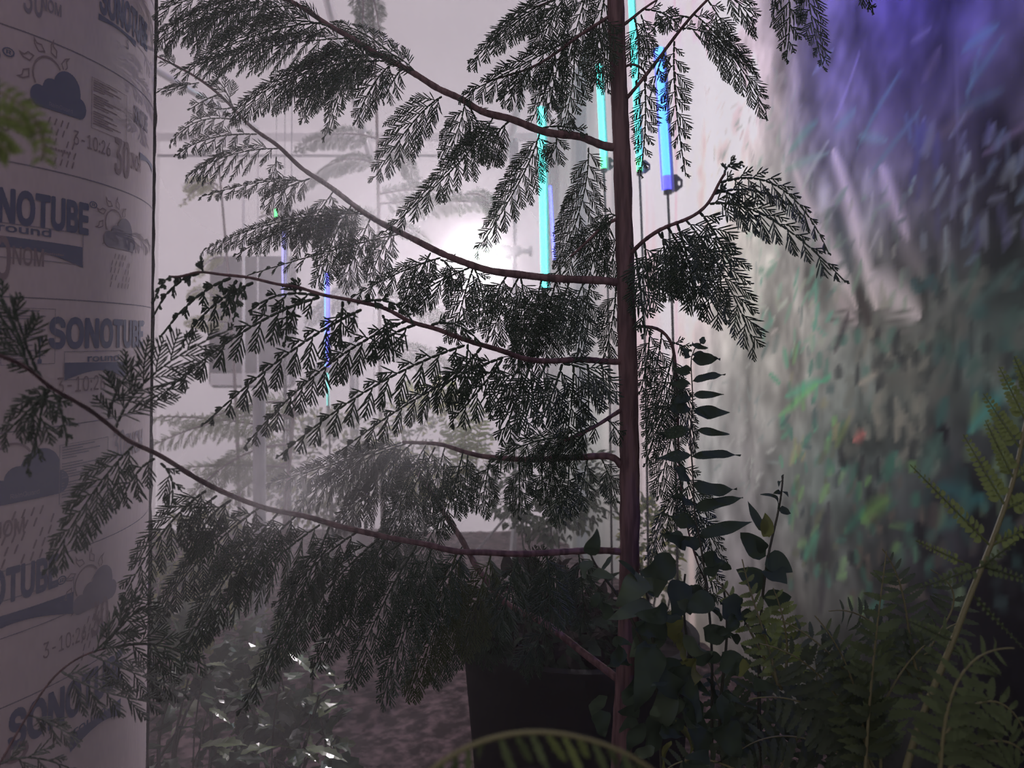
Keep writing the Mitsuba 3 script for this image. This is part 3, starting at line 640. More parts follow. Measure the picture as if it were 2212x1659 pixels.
ev = np.vstack([cyl(np.full(260, 1.335 * TR), ez, TR - 0.01), cyl(np.full(260, 1.30 * TR), ez, er), cyl(np.full(260, 1.345 * TR), ez, er), cyl(np.full(260, 1.36 * TR), ez, TR - 0.01)])
k = np.arange(259)
obj('torn_edge', (ev, np.vstack([np.vstack([np.stack([o + k, o + k + 1, o + k + 261], 1), np.stack([o + k, o + k + 261, o + k + 260], 1)]) for o in (0, 260, 520)])), 'm_black', t, label='ragged dark edge')


def decal(mesh2d, s0, h0, m='m_ink', name='lettering', lift=0.0007, extra=0.0, label=None):
    """A flat print shape (x right, y up, metres) wrapped on the tube with its origin at (s0, h0)."""
    top = mesh2d.face_normals[:, 2] > 0.5
    v, f = trimesh.remesh.subdivide_to_size(np.asarray(mesh2d.vertices, float), np.asarray(mesh2d.faces)[top], 0.014)
    e = SL + extra
    s = s0 + v[:, 0] - e * 0.0 * v[:, 1]
    h = h0 + v[:, 1] + e * v[:, 0]
    obj(name, (cyl(s, h, TR + lift + np.maximum(v[:, 2], 0) * 0.4), f), m, TUBE, label=label)


def fatten(me, d):
    tri = me.vertices[me.faces[me.face_normals[:, 2] > 0.5]][:, :, :2]
    v = np.array(me.vertices)
    me2 = shapely.affinity.scale(unary_union([Polygon(t_).buffer(1e-7) for t_ in tri]), 0.72, 1.0, origin=(0, 0))
    return poly_mesh(me2.buffer(d, join_style=2).simplify(d * 0.05))


def print_text(text, x0, y0, x1, hpx, m='m_ink', bold=True, name='lettering', extra=0.0, heavy=None):
    if text == 'SONOTUBE':
        heavy = 0.035
    s0, h0 = csh(x0, y0)
    s1, _ = csh(x1, y0)
    _, ht = csh(x0, y0 - hpx)
    hgt = ht - h0
    me = meshkit.text_mesh(text, hgt, 0.0006, bold)
    if heavy:
        me = fatten(me, hgt * heavy)
    v = np.array(me.vertices)
    v[:, 0] = (v[:, 0] - v[:, 0].min()) * (s1 - s0) / np.ptp(v[:, 0])
    me = trimesh.Trimesh(v, me.faces, process=False)
    decal(me, s0, h0, m, name, extra=extra)




def poly_mesh(g):
    gs_ = getattr(g, 'geoms', [g])
    return trimesh.util.concatenate([trimesh.creation.extrude_polygon(p, 0.0006, engine='earcut') for p in gs_ if p.area > 1e-9])


def print_poly(g, x0, y0, sc, m='m_ink', name='emblem', sx=1.0, label=None):
    s0, h0 = csh(x0, y0)
    me = poly_mesh(g)
    v = np.array(me.vertices)
    v[:, 0] *= sc * sx
    v[:, 1] *= sc
    me = trimesh.Trimesh(v, me.faces, process=False)
    decal(me, s0, h0, m, name, label=label)


CLOUD = unary_union([Point(0.0, 0.0).buffer(0.22), Point(0.32, 0.18).buffer(0.24), Point(0.75, 0.28).buffer(0.40), Point(1.12, 0.0).buffer(0.22), sbox(0.0, -0.22, 1.12, 0.1), sbox(0.3, 0, 1.0, 0.3)])
SUN = Point(0.22, 0.45).buffer(0.40).difference(Point(0.22, 0.45).buffer(0.36))
for k in range(6):
    a0 = math.radians(35 + 38 * k)
    c_, s_ = math.cos(a0), math.sin(a0)
    ray = [(0.46, -0.09), (0.62, -0.05), (0.66, 0.06), (0.80, 0.10), (0.64, 0.14), (0.48, 0.09)]
    ring = Polygon([(0.22 + x * c_ - y * s_, 0.45 + x * s_ + y * c_) for x, y in ray])
    SUN = SUN.union(ring.difference(ring.buffer(-0.026)))
SUN = SUN.difference(CLOUD.buffer(0.03))
RAIN = unary_union([LineString([(0.12 + 0.17 * i_ + 0.05 * (j_ % 2), -0.38 - 0.2 * j_), (0.07 + 0.17 * i_ + 0.05 * (j_ % 2), -0.50 - 0.2 * j_)]).buffer(0.018) for i_ in range(6) for j_ in range(5) if (i_ + j_) % 5])
BADGE = Polygon([(x, 0.44 - 0.02 * x) for x in np.linspace(0, 2.4, 6)] + [(x, 0.24 * math.sin(math.pi * x / 2.4) - 0.03 * x) for x in np.linspace(2.4, 0, 18)])
FRAME = sbox(0, 0, 2.4, 0.72).difference(sbox(0.018, 0.018, 2.382, 0.702))
NOTE = unary_union([sbox(0, 0, 1.3, 1.6).difference(sbox(0.015, 0.015, 1.285, 1.585))] + [sbox(0.06, 0.08 + 0.075 * i_, 0.4 + 0.8 * ((i_ * 7) % 5) / 5, 0.115 + 0.075 * i_) for i_ in range(20) if i_ % 7])


def weather(x, y, sc, sx=1.0, m='m_ink', m2='m_ink_red'):
    print_poly(SUN, x, y, sc, m2, 'sun_emblem', sx)
    print_poly(CLOUD, x, y, sc, m, 'cloud_emblem', sx)
    print_poly(RAIN, x, y, sc, m2, 'rain_emblem', sx)


TINY = unary_union([sbox(0.14 * i_, 0, 0.14 * i_ + 0.1, 0.1 + 0.03 * (i_ % 3 == 0)) for i_ in range(9)])
# topmost strip
print_text('30', 50, 22, 92, 60, 'm_ink_pale'); print_text('NOM', 88, 18, 132, 26, 'm_ink_pale')
print_text('SONOTUBE', 214, 22, 318, 62); print_poly(BADGE, 212, 42, 0.021, sx=1.9); print_text('round', 246, 33, 300, 14, bold=True)
print_text('S', 272, 104, 277, 20, 'm_ink_pale')
# second strip
print_text('SONOTUBE', -240, 128, 0, 72); print_text('®', 4, 124, 31, 25, bold=False)
weather(84, 206, 0.066, 0.80)
print_text('RainGuard', 106, 229, 156, 9, 'm_ink_pale', False)
print_text('IS W', -14, 277, 60, 29, 'm_ink_red'); print_text('3-10:26', 158, 311, 238, 31, 'm_ink_red', False)
print_poly(TINY, 98, 320, 0.03, 'm_ink_red', 'fine_print')
print_poly(NOTE, 196, 276, 0.046, 'm_ink_red', 'fine_print', 1.35); print_text('30', 247, 372, 279, 76, 'm_ink_red'); print_text('INCH', 283, 362, 303, 32, 'm_ink_red')
print_text('SONOTUBE', 289, 262, 318, 34, 'm_ink_pale'); print_poly(BADGE, 301, 346, 0.03, 'm_ink', sx=1.2)
# third strip
print_text('SONOTUBE', -100, 466, 191, 72); print_text('®', 192, 452, 209, 19, bold=False)
print_poly(FRAME, -140, 546, 0.062, 'm_ink_pale', 'emblem', 1.2); print_poly(BADGE, -140, 544, 0.062, sx=1.2); print_text('round', -6, 498, 110, 17)
print_text('30', -60, 598, 22, 92, 'm_ink_red'); print_text('NOM', 26, 570, 94, 38, 'm_ink_red'); print_poly(TINY, 96, 549, 0.022, 'm_ink_red', 'fine_print')
weather(235, 516, 0.054, 1.0, 'm_ink_pale')
# fourth strip
print_text('SONOTUBE', 104, 750, 308, 62); print_text('®', 300, 706, 311, 14, bold=False)
print_poly(FRAME, 137, 822, 0.055, 'm_ink_pale', 'emblem', 0.95); print_poly(BADGE, 138, 822, 0.055, sx=0.95); print_text('round', 188, 781, 256, 14)
print_poly(NOTE, 0, 790, 0.046, 'm_ink_pale', 'fine_print', 1.15); print_text('I', 80, 784, 89, 54)
print_text('3-10:26', 122, 850, 226, 34, 'm_ink_red', False)
# fifth strip
print_text('30', 244, 990, 268, 56, 'm_ink_pale'); print_text('INCH', 270, 985, 306, 46, 'm_ink_pale')
print_poly(NOTE, 126, 1090, 0.05, 'm_ink_pale', 'fine_print', 1.35)
weather(-4, 1066, 0.072, 0.95); print_text('RainGuard', 22, 1078, 84, 10, 'm_ink_pale', False)
print_text('NOM', -18, 1166, 52, 34, 'm_ink_red')
# sixth strip
print_text('SONOTUBE', -150, 1346, 124, 74); print_text('®', 122, 1272, 142, 24, bold=False)
print_poly(FRAME, -120, 1420, 0.066, 'm_ink_pale', 'emblem', 0.98); print_poly(BADGE, -120, 1418, 0.066, sx=0.98); print_text('round', -96, 1383, 20, 20)
weather(172, 1306, 0.06, 0.95, 'm_ink_pale')
print_text('3-10:26', 92, 1424, 184, 34, 'm_ink_red', False); print_text('30', 196, 1376, 232, 70, 'm_ink_red')
# lowest strip
print_text('SONOTUBE', 16, 1620, 262, 76); print_poly(BADGE, 150, 1626, 0.055, sx=0.8); print_text('round', 158, 1588, 226, 17)
print_text('30', -60, 1690, 60, 40, 'm_ink_red')

# ------------------------------------------------------------------ LED tubes
def emit(c, w=1.0):
    return {'type': 'area', 'radiance': rgb(c), 'sampling_weight': w}


def led_tube(x0, y0, x1, y1, z, wpx, glow, label, tipglow=None, cable=True, plate=1, back=True, rim=None):
    """A hanging light stick: diffuser, grey back channel, end cap, hanger plate with a slot, cable down to the floor."""
    p0, p1 = at(x0, y0, z), at(x1, y1, z)
    r = wpx * z / F / 2
    k = thing('light_tube', label, 'light tube', 'light tubes hung in the tent')
    ax = unit(p1 - p0)
    L = np.linalg.norm(p1 - p0)
    q1 = p1 - ax * (0.045 if tipglow else 0.0)
    obj('diffuser', tube([p0, (p0 + q1) / 2, q1], r * 0.92, 14), 'm_white', k, smooth=40, emitter=emit(glow))
    if tipglow:
        obj('diffuser_tip', tube([q1, p1], r * 0.92, 14), 'm_white', k, smooth=40, emitter=emit(tipglow, 0.2))
    sh = np.array([r * 1.25, r * 0.9, 0])
    if back:
        c = (p0 + p1) / 2 + sh
        m = trimesh.creation.box([r * 1.0, r * 1.3, L + 0.01])
        M = trimesh.geometry.align_vectors([0, 0, 1], ax)
        m.apply_transform(M)
        obj('channel', (np.asarray(m.vertices) + c, m.faces), 'm_grey', k)
    if rim is not None:
        obj('rim_strip', tube([p0 - np.array([r * 1.15, -r * 0.3, 0]), p1 - np.array([r * 1.15, -r * 0.3, 0])], r * 0.22, 8), 'm_white', k, emitter=emit(rim, 0.2))
    if not cable:
        obj('cord', tube([p0, [p0[0], p0[1], 2.9 + (YB - p0[1]) * 0.2615]], 0.0015, 5), 'm_grey', k)
    obj('end_cap', tube([p1 + ax * 0.001, p1 + ax * 0.014], r * 1.02, 14), 'm_black', k, smooth=40)
    if plate:
        s = plate * r
        hexa = Polygon([(-1.0, 2.2), (0.4, 2.4), (1.9, 1.0), (1.9, -0.6), (0.4, -1.9), (-1.0, -1.7)]).difference(shapely.affinity.scale(Point(1.05, 0.2).buffer(0.42), 0.8, 1.5))
        me = trimesh.creation.extrude_polygon(hexa, 0.25, engine='earcut')
        v = np.array(me.vertices) * s
        v = np.stack([v[:, 0], v[:, 2], v[:, 1]], 1) + p1 + np.array([r * 1.9, r * 0.6, r * 1.6])
        obj('hanger_plate', (v, me.faces[:, ::-1]), 'm_grey' if plate < 1 else 'm_black', k)
    if cable:
        e = p1 + ax * 0.012
        g = np.array([e[0] + 0.03, e[1], 0.01])
        pts = [e, e + np.array([0.004, 0, -0.10]), (e + g) / 2 + np.array([0.005, 0, 0]), g]
        obj('cable', tube(spline(pts, 14), 0.0042, 6), 'm_black', k, smooth=True)
    return k


CY, GR, BL_ = [0.0, 6.0, 5.2], [0.0, 3.0, 0.4], [0.04, 0.06, 6.0]
led_tube(1168, 232, 1176, 622, 2.7, 15, CY, 'long cyan light tube left of the cedar trunk, nearest the spotlight', cable=True, plate=0)
led_tube(1293, 140, 1304, 364, 2.6, 13, CY, 'cyan light tube just left of the cedar trunk above the thick branch', tipglow=GR, plate=1.0)
led_tube(1356, -140, 1381, 370, 2.45, 12, CY, 'cyan light tube just right of the cedar trunk, partly behind a hanging spray', tipglow=GR, plate=1.15)
led_tube(1424, 104, 1442, 410, 2.3, 18, [0.0, 0.62, 6.0], 'blue light tube right of the cedar trunk, the widest of the light tubes', tipglow=[0.0, 0.02, 4.0], plate=1.0, rim=[0.0, 0.02, 4.0])
led_tube(1188, 402, 1197, 560, 3.2, 6, BL_, 'thin blue light tube right beside the long cyan one', cable=False, plate=0.9)
led_tube(1317, -60, 1319, 85, 2.6, 5, BL_, 'thin blue light tube at the top edge against the cedar trunk', cable=False, plate=0, back=False)
led_tube(706, 590, 707, 792, 3.1, 8, BL_, 'blue light tube hanging left of the spotlight among the pale shrubs', plate=0, rim=[0.0, 1.2, 1.0])
led_tube(707, 806, 709, 876, 3.1, 7, [0.0, 0.9, 0.8], 'short turquoise light tube below the hanging blue one', plate=0, cable=True, back=False)
led_tube(613, 500, 613, 640, 3.3, 9, [0.34, 0.34, 1.5], 'pale violet light tube in front of the grey wall board', plate=0, back=True)
led_tube(596, 452, 596, 470, 3.3, 6, GR, 'tiny green light tube peeking through the cedar sprays', plate=0, back=False, cable=False)
# dark hanger fittings of unlit sticks
for (x, y, y2, z, lab) in [(614, 446, 500, 3.3, 'dark hanger fitting above the pale violet light tube'), (626, 880, 906, 2.9, 'dark hanger fitting with a slotted ear above the shrubs')]:
    k = thing('hanger_fitting', lab, 'hanger')
    p = at(x, (y + y2) / 2, z)
    hgt = (y2 - y) * z / F
    obj('body', trimesh.util.concatenate([trimesh.creation.box([0.028, 0.03, hgt])]).apply_translation(p), 'm_black', k)
    ear = Polygon([(0, -0.03), (0.035, -0.015), (0.035, 0.02), (0, 0.03)]).difference(Point(0.02, 0.002).buffer(0.008))
    me = trimesh.creation.extrude_polygon(ear, 0.006, engine='earcut')
    v = np.array(me.vertices)
    obj('ear', (np.stack([v[:, 0], v[:, 2], v[:, 1]], 1) + p + [0.012, 0, hgt * 0.2], me.faces[:, ::-1]), 'm_black', k)
    obj('cable', tube([p + [0, 0, -hgt / 2], p + [0.004, 0, -hgt / 2 - 0.3], [p[0] + 0.01, p[1], 0.0]], 0.005, 6), 'm_black', k)
    obj('cord', tube([p + [0, 0, hgt / 2 - 0.002], [p[0], p[1], 2.95]], 0.002, 5), 'm_grey', k)

# blue stage lamps hung from the roof
for lp, tg_, cut, bw, pw, lab in [((0.28, 1.25, 2.55), (1.03, 1.55, 2.13), 33.5, 6.0, 150.0, 'blue stage lamp hung from the roof, aimed at the printed backdrop'), ((0.72, 0.45, 2.35), (0.24, 0.99, 0.72), 13.0, 3.0, 1.4, 'blue stage lamp hung from the roof, aimed at the foot of the cedar')]:
    lp, tg_ = np.array(lp), np.array(tg_)
    d_ = unit(tg_ - lp)
    k = thing('stage_lamp', lab, 'lamp')
    scene[k + '_light'] = {'type': 'spot', 'to_world': T().look_at(origin=(lp + d_ * 0.01).tolist(), target=tg_.tolist(), up=[0, 1, 0.1]), 'intensity': rgb([0.10 * pw, 0.07 * pw, 1.0 * pw]), 'cutoff_angle': cut, 'beam_width': bw, 'sampling_weight': 2.0}
    obj('housing', tube([lp - d_ * 0.14, lp - d_ * 0.13, lp - d_ * 0.012, lp - d_ * 0.01], [0.035, 0.05, 0.055, 0.05], 16), 'm_black', k, smooth=40)
    obj('hanger_rod', tube([lp - d_ * 0.07, [lp[0] - d_[0] * 0.07, lp[1] - d_[1] * 0.07, 2.9 + (YB - lp[1]) * 0.2615]], 0.006, 8), 'm_grey', k)

# ------------------------------------------------------------------ spotlight stand, poles, board
t2 = thing('light_stand', 'thin dark light stand with clamps right of the bright spotlight', 'light stand')
q0 = at(1112, 300, 4.05)
g0 = np.array([q0[0], q0[1], 0.0])
obj('pole', tube([g0, q0], 0.011, 10), 'm_grey', t2, smooth=40)
obj('arm', tube([SPOT - aim * 0.10, at(1085, 552, 4.05), at(1114, 548, 4.05)], 0.010, 8), 'm_grey', t2)
obj('clamp', trimesh.util.concatenate([trimesh.creation.icosphere(2, 0.034).apply_translation(at(1116, 542, 4.02)), trimesh.creation.cylinder(0.014, 0.09, sections=12).apply_transform(trimesh.transformations.rotation_matrix(math.pi / 2, [0, 1, 0])).apply_translation(at(1132, 543, 4.02)), trimesh.creation.cylinder(0.03, 0.015, sections=12).apply_transform(trimesh.transformations.rotation_matrix(math.pi / 2, [0, 1, 0])).apply_translation(at(1146, 543, 4.02))]), 'm_grey', t2, smooth=40)
obj('lamp_head', tube([at(1086, 560, 4.1), at(1086, 532, 4.1)], 0.052, 16), 'm_grey', t2, smooth=40)
obj('clamp', trimesh.creation.box([0.05, 0.04, 0.11]).apply_translation(at(1110, 330, 4.03)), 'm_grey', t2)
for a in (0.4, 2.5, 4.6):
    obj('leg', tube([g0 + [0, 0, 0.35], g0 + [0.32 * math.cos(a), 0.32 * math.sin(a), 0.02]], 0.008, 8), 'm_grey', t2)


def pole(name, pts, r, label, m='m_steel', cat='pole', group=None):
    single(name, tube(pts, r, 16), m, label, cat, group, smooth=40)


pole('tent_pole', [at(-560, -380, 2.35), at(300, 128, 2.7), at(553, 278, 3.4)], 0.018, 'slanting steel roof pole with a cut end at upper left')
pole('tent_pole', [at(690, -70, 3.0), at(735, 100, 3.3), at(802, 345, 3.9)], 0.023, 'slanting steel roof pole coming down behind the upper cedar branch')
pole('tent_pole', [at(1180, -60, 3.4), at(1096, 330, 4.3)], 0.026, 'slanting steel roof pole above the spotlight stand')
for (x, y0, y1, z, r, lab) in [(526, 418, 1250, 3.9, 0.008, 'slim upright steel pole in front of the grey wall board'), (557, 330, 1200, 4.0, 0.004, 'thinnest upright steel rod in front of the grey wall board'), (808, 470, 1150, 4.2, 0.005, 'thin upright steel rod left of the spotlight'), (768, 520, 1160, 4.3, 0.006, 'thin upright steel rod between the blue light tube and the spotlight')]:
    g = at(x, y1, z)
    pole('upright_pole', [[g[0], g[1], 0.0], at(x, y0, z)], r, lab)
g = at(566, 900, 2.5)
pole('square_post', [[g[0], g[1], 0.0], at(560, 842, 2.5)], 0.022, 'grey violet post standing left of the hanging dark fitting', 'm_grey', 'post')
g = at(770, 900, 4.4)
pole('square_post', [[g[0], g[1], 0.0], at(762, 520, 4.4)], 0.028, 'dim grey post close to the back wall left of the spotlight', 'm_grey', 'post')
# grey board on the wall
t = thing('wall_board', 'grey rounded board on the back wall with a pale strip along its bottom', 'board')
p0, p1 = at(451, 552, 5.06), at(634, 838, 5.06)
w, h = p1[0] - p0[0], p0[2] - p1[2]
me = trimesh.creation.extrude_polygon(sbox(0.05, 0.05, w - 0.05, h - 0.05).buffer(0.05), 0.05, engine='earcut')
v = np.array(me.vertices)
obj('panel', (np.stack([v[:, 0] + p0[0], 5.11 - v[:, 2], v[:, 1] + p1[2]], 1), me.faces[:, ::-1]), 'm_panel', t)
obj('bottom_strip', trimesh.creation.box([w * 0.94, 0.03, h * 0.09]).apply_translation([p0[0] + w / 2, 5.055, p1[2] + h * 0.065]), 'm_white', t, label='pale strip')
struct('trim_1', trimesh.creation.box([4.2, 0.04, 0.05]).apply_translation([-0.5, YB - 0.06, ZE - 0.03]), 'm_white', 'pale rail along the eave of the tent')
struct('trim_2', trimesh.creation.box([2.85, 0.02, 0.015]).apply_translation([XL + 1.43, YB - 0.04, ZE - 0.16]), 'm_grey', 'thin grey seam below the eave')
single('tray', trimesh.creation.box([0.20, 0.14, 0.03]).apply_translation(at(372, 1322, 3.1)), 'm_white', 'pale bluish tray among the foliage right of the cardboard tube', 'tray')

# ------------------------------------------------------------------ black pot behind the cedar
t = thing('plant_pot', 'big black tapered nursery pot in the shadow behind the foot of the cedar', 'pot')
pc = np.array([0.150, 1.66])
prof = [(0.0, -0.02), (0.225, -0.02), (0.262, 0.385), (0.274, 0.385), (0.277, 0.420), (0.260, 0.423), (0.254, 0.36)]
a_ = np.linspace(0, 2 * np.pi, 65)
pv = np.array([[pc[0] + r * np.cos(x), pc[1] + r * np.sin(x), z] for x in a_ for r, z in prof])
i, j = np.meshgrid(np.arange(64), np.arange(len(prof) - 1), indexing='ij')
a = i * len(prof) + j
q = np.stack([a, a + len(prof), a + len(prof) + 1, a + 1], -1).reshape(-1, 4)
obj('body', (pv, np.vstack([q[:, [0, 1, 2]], q[:, [0, 2, 3]]])), 'm_pot', t, smooth=35)

a_ = np.linspace(0, 2 * np.pi, 41)
sv = np.array([[pc[0], pc[1], 0.375]] + [[pc[0] + r * np.cos(x), pc[1] + r * np.sin(x), 0.36 + 0.012 * math.sin(5 * x + 9 * r)] for r in (0.12, 0.255) for x in a_])
k = np.arange(40)
obj('soil', (sv, np.vstack([np.stack([0 * k, 1 + k, 2 + k], 1), np.stack([1 + k, 42 + k, 43 + k], 1), np.stack([1 + k, 43 + k, 2 + k], 1)])), 'm_soil', t, smooth=True)

# ------------------------------------------------------------------ leaves and ferns
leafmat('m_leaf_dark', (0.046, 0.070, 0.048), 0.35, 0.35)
leafmat('m_leaf', (0.085, 0.120, 0.078), 0.5, 0.35)
leafmat('m_leaf_olive', (0.15, 0.17, 0.06), 0.6, 0.5)
leafmat('m_fern', (0.098, 0.132, 0.064), 0.6, 0.45)
leafmat('m_fern_light', (0.17, 0.22, 0.080), 0.7, 0.45)
leafmat('m_fern_dark', (0.074, 0.098, 0.064), 0.5, 0.4)
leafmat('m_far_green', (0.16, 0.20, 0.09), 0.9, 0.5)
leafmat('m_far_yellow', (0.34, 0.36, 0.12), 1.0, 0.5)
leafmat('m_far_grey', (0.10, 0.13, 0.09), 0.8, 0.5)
mat('m_gloss', (0.050, 0.088, 0.048), 0.22, 0.9)
mat('m_gloss_pale', (0.13, 0.18, 0.08), 0.25, 0.8)
mat('m_stem', (0.045, 0.050, 0.035), 0.5, 0.4)
mat('m_stem_green', (0.16, 0.16, 0.075), 0.45, 0.4)
leafmat('m_pink', (0.45, 0.20, 0.20), 0.8, 0.5)


def leaf(base, tip, width, nrm, bend=0.12, rows=7, shape='ovate', wave=0.0, fold=0.25, twist=0.0, teeth=0, depth=0.25):
    """A leaf blade: midrib from base to tip bowed along nrm, two halves folded at the midrib, wavy or toothed edge."""
    base, tip = np.asarray(base, float), np.asarray(tip, float)
    L = np.linalg.norm(tip - base)
    t_ = unit(tip - base)
    b = unit(np.cross(t_, nrm))
    n = np.cross(b, t_)
    if teeth:
        rows = max(rows, teeth * 2 + 1)
    u = np.linspace(0, 1, rows)
    pr = {'ovate': np.sin(np.pi * u ** 0.62) ** 0.8, 'lance': np.sin(np.pi * u ** 0.75) ** 0.9 * (1 - 0.3 * u), 'heart': np.minimum(1, np.sqrt(u * 9)) * (1 - u) ** 0.65 * 1.25, 'round': np.sin(np.pi * u ** 0.8) ** 0.6, 'strap': np.minimum(1, u * 8) * (1 - u ** 3) ** 0.7}[shape]
    pr = np.clip(pr, 0.02, None)
    if teeth:
        pr = pr * (1 - depth * (np.arange(rows) % 2 == 0) * (u > 0.05))
        pr[-1] = 0.02
    ang = twist * u
    B = np.cos(ang)[:, None] * b + np.sin(ang)[:, None] * n
    N = -np.sin(ang)[:, None] * b + np.cos(ang)[:, None] * n
    mid = base + (tip - base) * u[:, None] + N * (bend * L * np.sin(np.pi * u))[:, None]
    wv = wave * width * np.sin(u * np.pi * 3.3 + bend * 30)
    wl = (width / 2 * pr)[:, None]
    le = mid - B * wl + N * (fold * wl[:, 0] + wv)[:, None] + (t_ * wl * 0.3 if teeth else 0)
    ri = mid + B * wl + N * (fold * wl[:, 0] - wv)[:, None] + (t_ * wl * 0.3 if teeth else 0)
    v = np.stack([le, mid, ri], 1).reshape(-1, 3)
    i = np.arange(rows - 1)[:, None] * 3
    q = np.vstack([i + [0, 1, 4, 3], i + [1, 2, 5, 4]])
    return v, np.vstack([q[:, [0, 1, 2]], q[:, [0, 2, 3]]])


VIEW = np.array([0, -1.0, 0])


def rnd_n(r, a=0.5):
    return unit(VIEW + np.array([r.normal(0, a), r.normal(0, 0.2), r.normal(0.25, a)]))


r3 = np.random.default_rng(11)
# --- tall slender plant with wavy pointed leaflets, right of the trunk
Z1 = 0.97
t = thing('holly_fern', 'upright frond with pointed wavy leaflets in pairs, just right of the cedar trunk', 'fern')
stem = spline([at(x, y, Z1) for x, y in [(1515, 740), (1495, 766), (1493, 800), (1496, 870), (1491, 940), (1495, 1000), (1498, 1060), (1501, 1110), (1512, 1170), (1525, 1260), (1535, 1360), (1538, 1500), (1540, 1680)]], 50)
obj('stem', tube(stem, np.linspace(0.0007, 0.0022, 50), 7), 'm_stem', t, smooth=True)
LE = [(1495, 766, 1551, 775, 20), (1496, 745, 1530, 752, 12), (1505, 752, 1495, 738, 10), (1513, 742, 1522, 728, 14), (1494, 775, 1556, 776, 26), (1490, 770, 1472, 748, 22), (1497, 822, 1567, 809, 18), (1497, 853, 1564, 852, 16), (1499, 888, 1577, 891, 28),
      (1507, 929, 1576, 938, 16), (1495, 985, 1600, 984, 20), (1498, 1048, 1592, 1056, 30), (1500, 1098, 1605, 1075, 26), (1511, 1158, 1625, 1127, 28), (1492, 808, 1450, 795, 16), (1491, 831, 1446, 830, 20), (1491, 857, 1441, 870, 20), (1491, 882, 1434, 880, 22), (1491, 930, 1418, 939, 24), (1493, 983, 1415, 991, 22),
      (1491, 1039, 1448, 1006, 30), (1500, 1090, 1450, 1070, 34), (1508, 1140, 1430, 1110, 36), (1515, 1180, 1440, 1150, 32), (1516, 1200, 1580, 1230, 34), (1492, 800, 1470, 790, 14)]
for (x0, y0, x1, y1, w) in LE:
    obj('leaflet', leaf(at(x0, y0, Z1), at(x1, y1, Z1 + r3.normal(0, 0.015)), 1.25 * w * Z1 / F, unit(np.array([r3.normal(0, .25), -0.8, r3.uniform(0.2, 0.7)])), r3.normal(0.0, 0.10), 11, 'lance', 0.16, 0.25, r3.normal(0, 0.7)), 'm_leaf_dark', t, smooth=True)

# --- upright plant with small paired leaves
t = thing('leafy_sprig', 'thin upright sprig with small drooping paired leaves above the ferns', 'plant')
Z2 = 0.98
st = spline([at(x, y, Z2) for x, y in [(1691, 1028), (1688, 1062), (1680, 1110), (1668, 1160), (1656, 1220), (1646, 1300), (1640, 1420), (1640, 1680)]], 30)
obj('stem', tube(st, np.linspace(0.0012, 0.003, 30), 7), 'm_stem', t, smooth=True)
for (x0, y0, x1, y1, w, m) in [(1688, 1040, 1682, 1052, 7, 0), (1690, 1036, 1694, 1024, 6, 0), (1686, 1062, 1670, 1066, 9, 0), (1688, 1062, 1703, 1074, 9, 0), (1680, 1100, 1642, 1068, 16, 0), (1682, 1100, 1708, 1109, 16, 0), (1660, 1160, 1652, 1108, 26, 1), (1650, 1150, 1615, 1082, 18, 0), (1654, 1200, 1600, 1150, 40, 0), (1652, 1190, 1630, 1160, 22, 0), (1656, 1200, 1712, 1236, 40, 0), (1654, 1230, 1700, 1262, 44, 0), (1648, 1270, 1590, 1230, 46, 0), (1648, 1290, 1710, 1290, 36, 0)]:
    obj('leaf', leaf(at(x0, y0, Z2), at(x1, y1, Z2 + r3.normal(0, 0.02)), 1.2 * w * Z2 / F, rnd_n(r3, 0.3), r3.normal(0, 0.12), 9, 'ovate', 0.06, 0.3, r3.normal(0, .3)), ('m_leaf_dark', 'm_leaf_olive')[m], t, smooth=True)

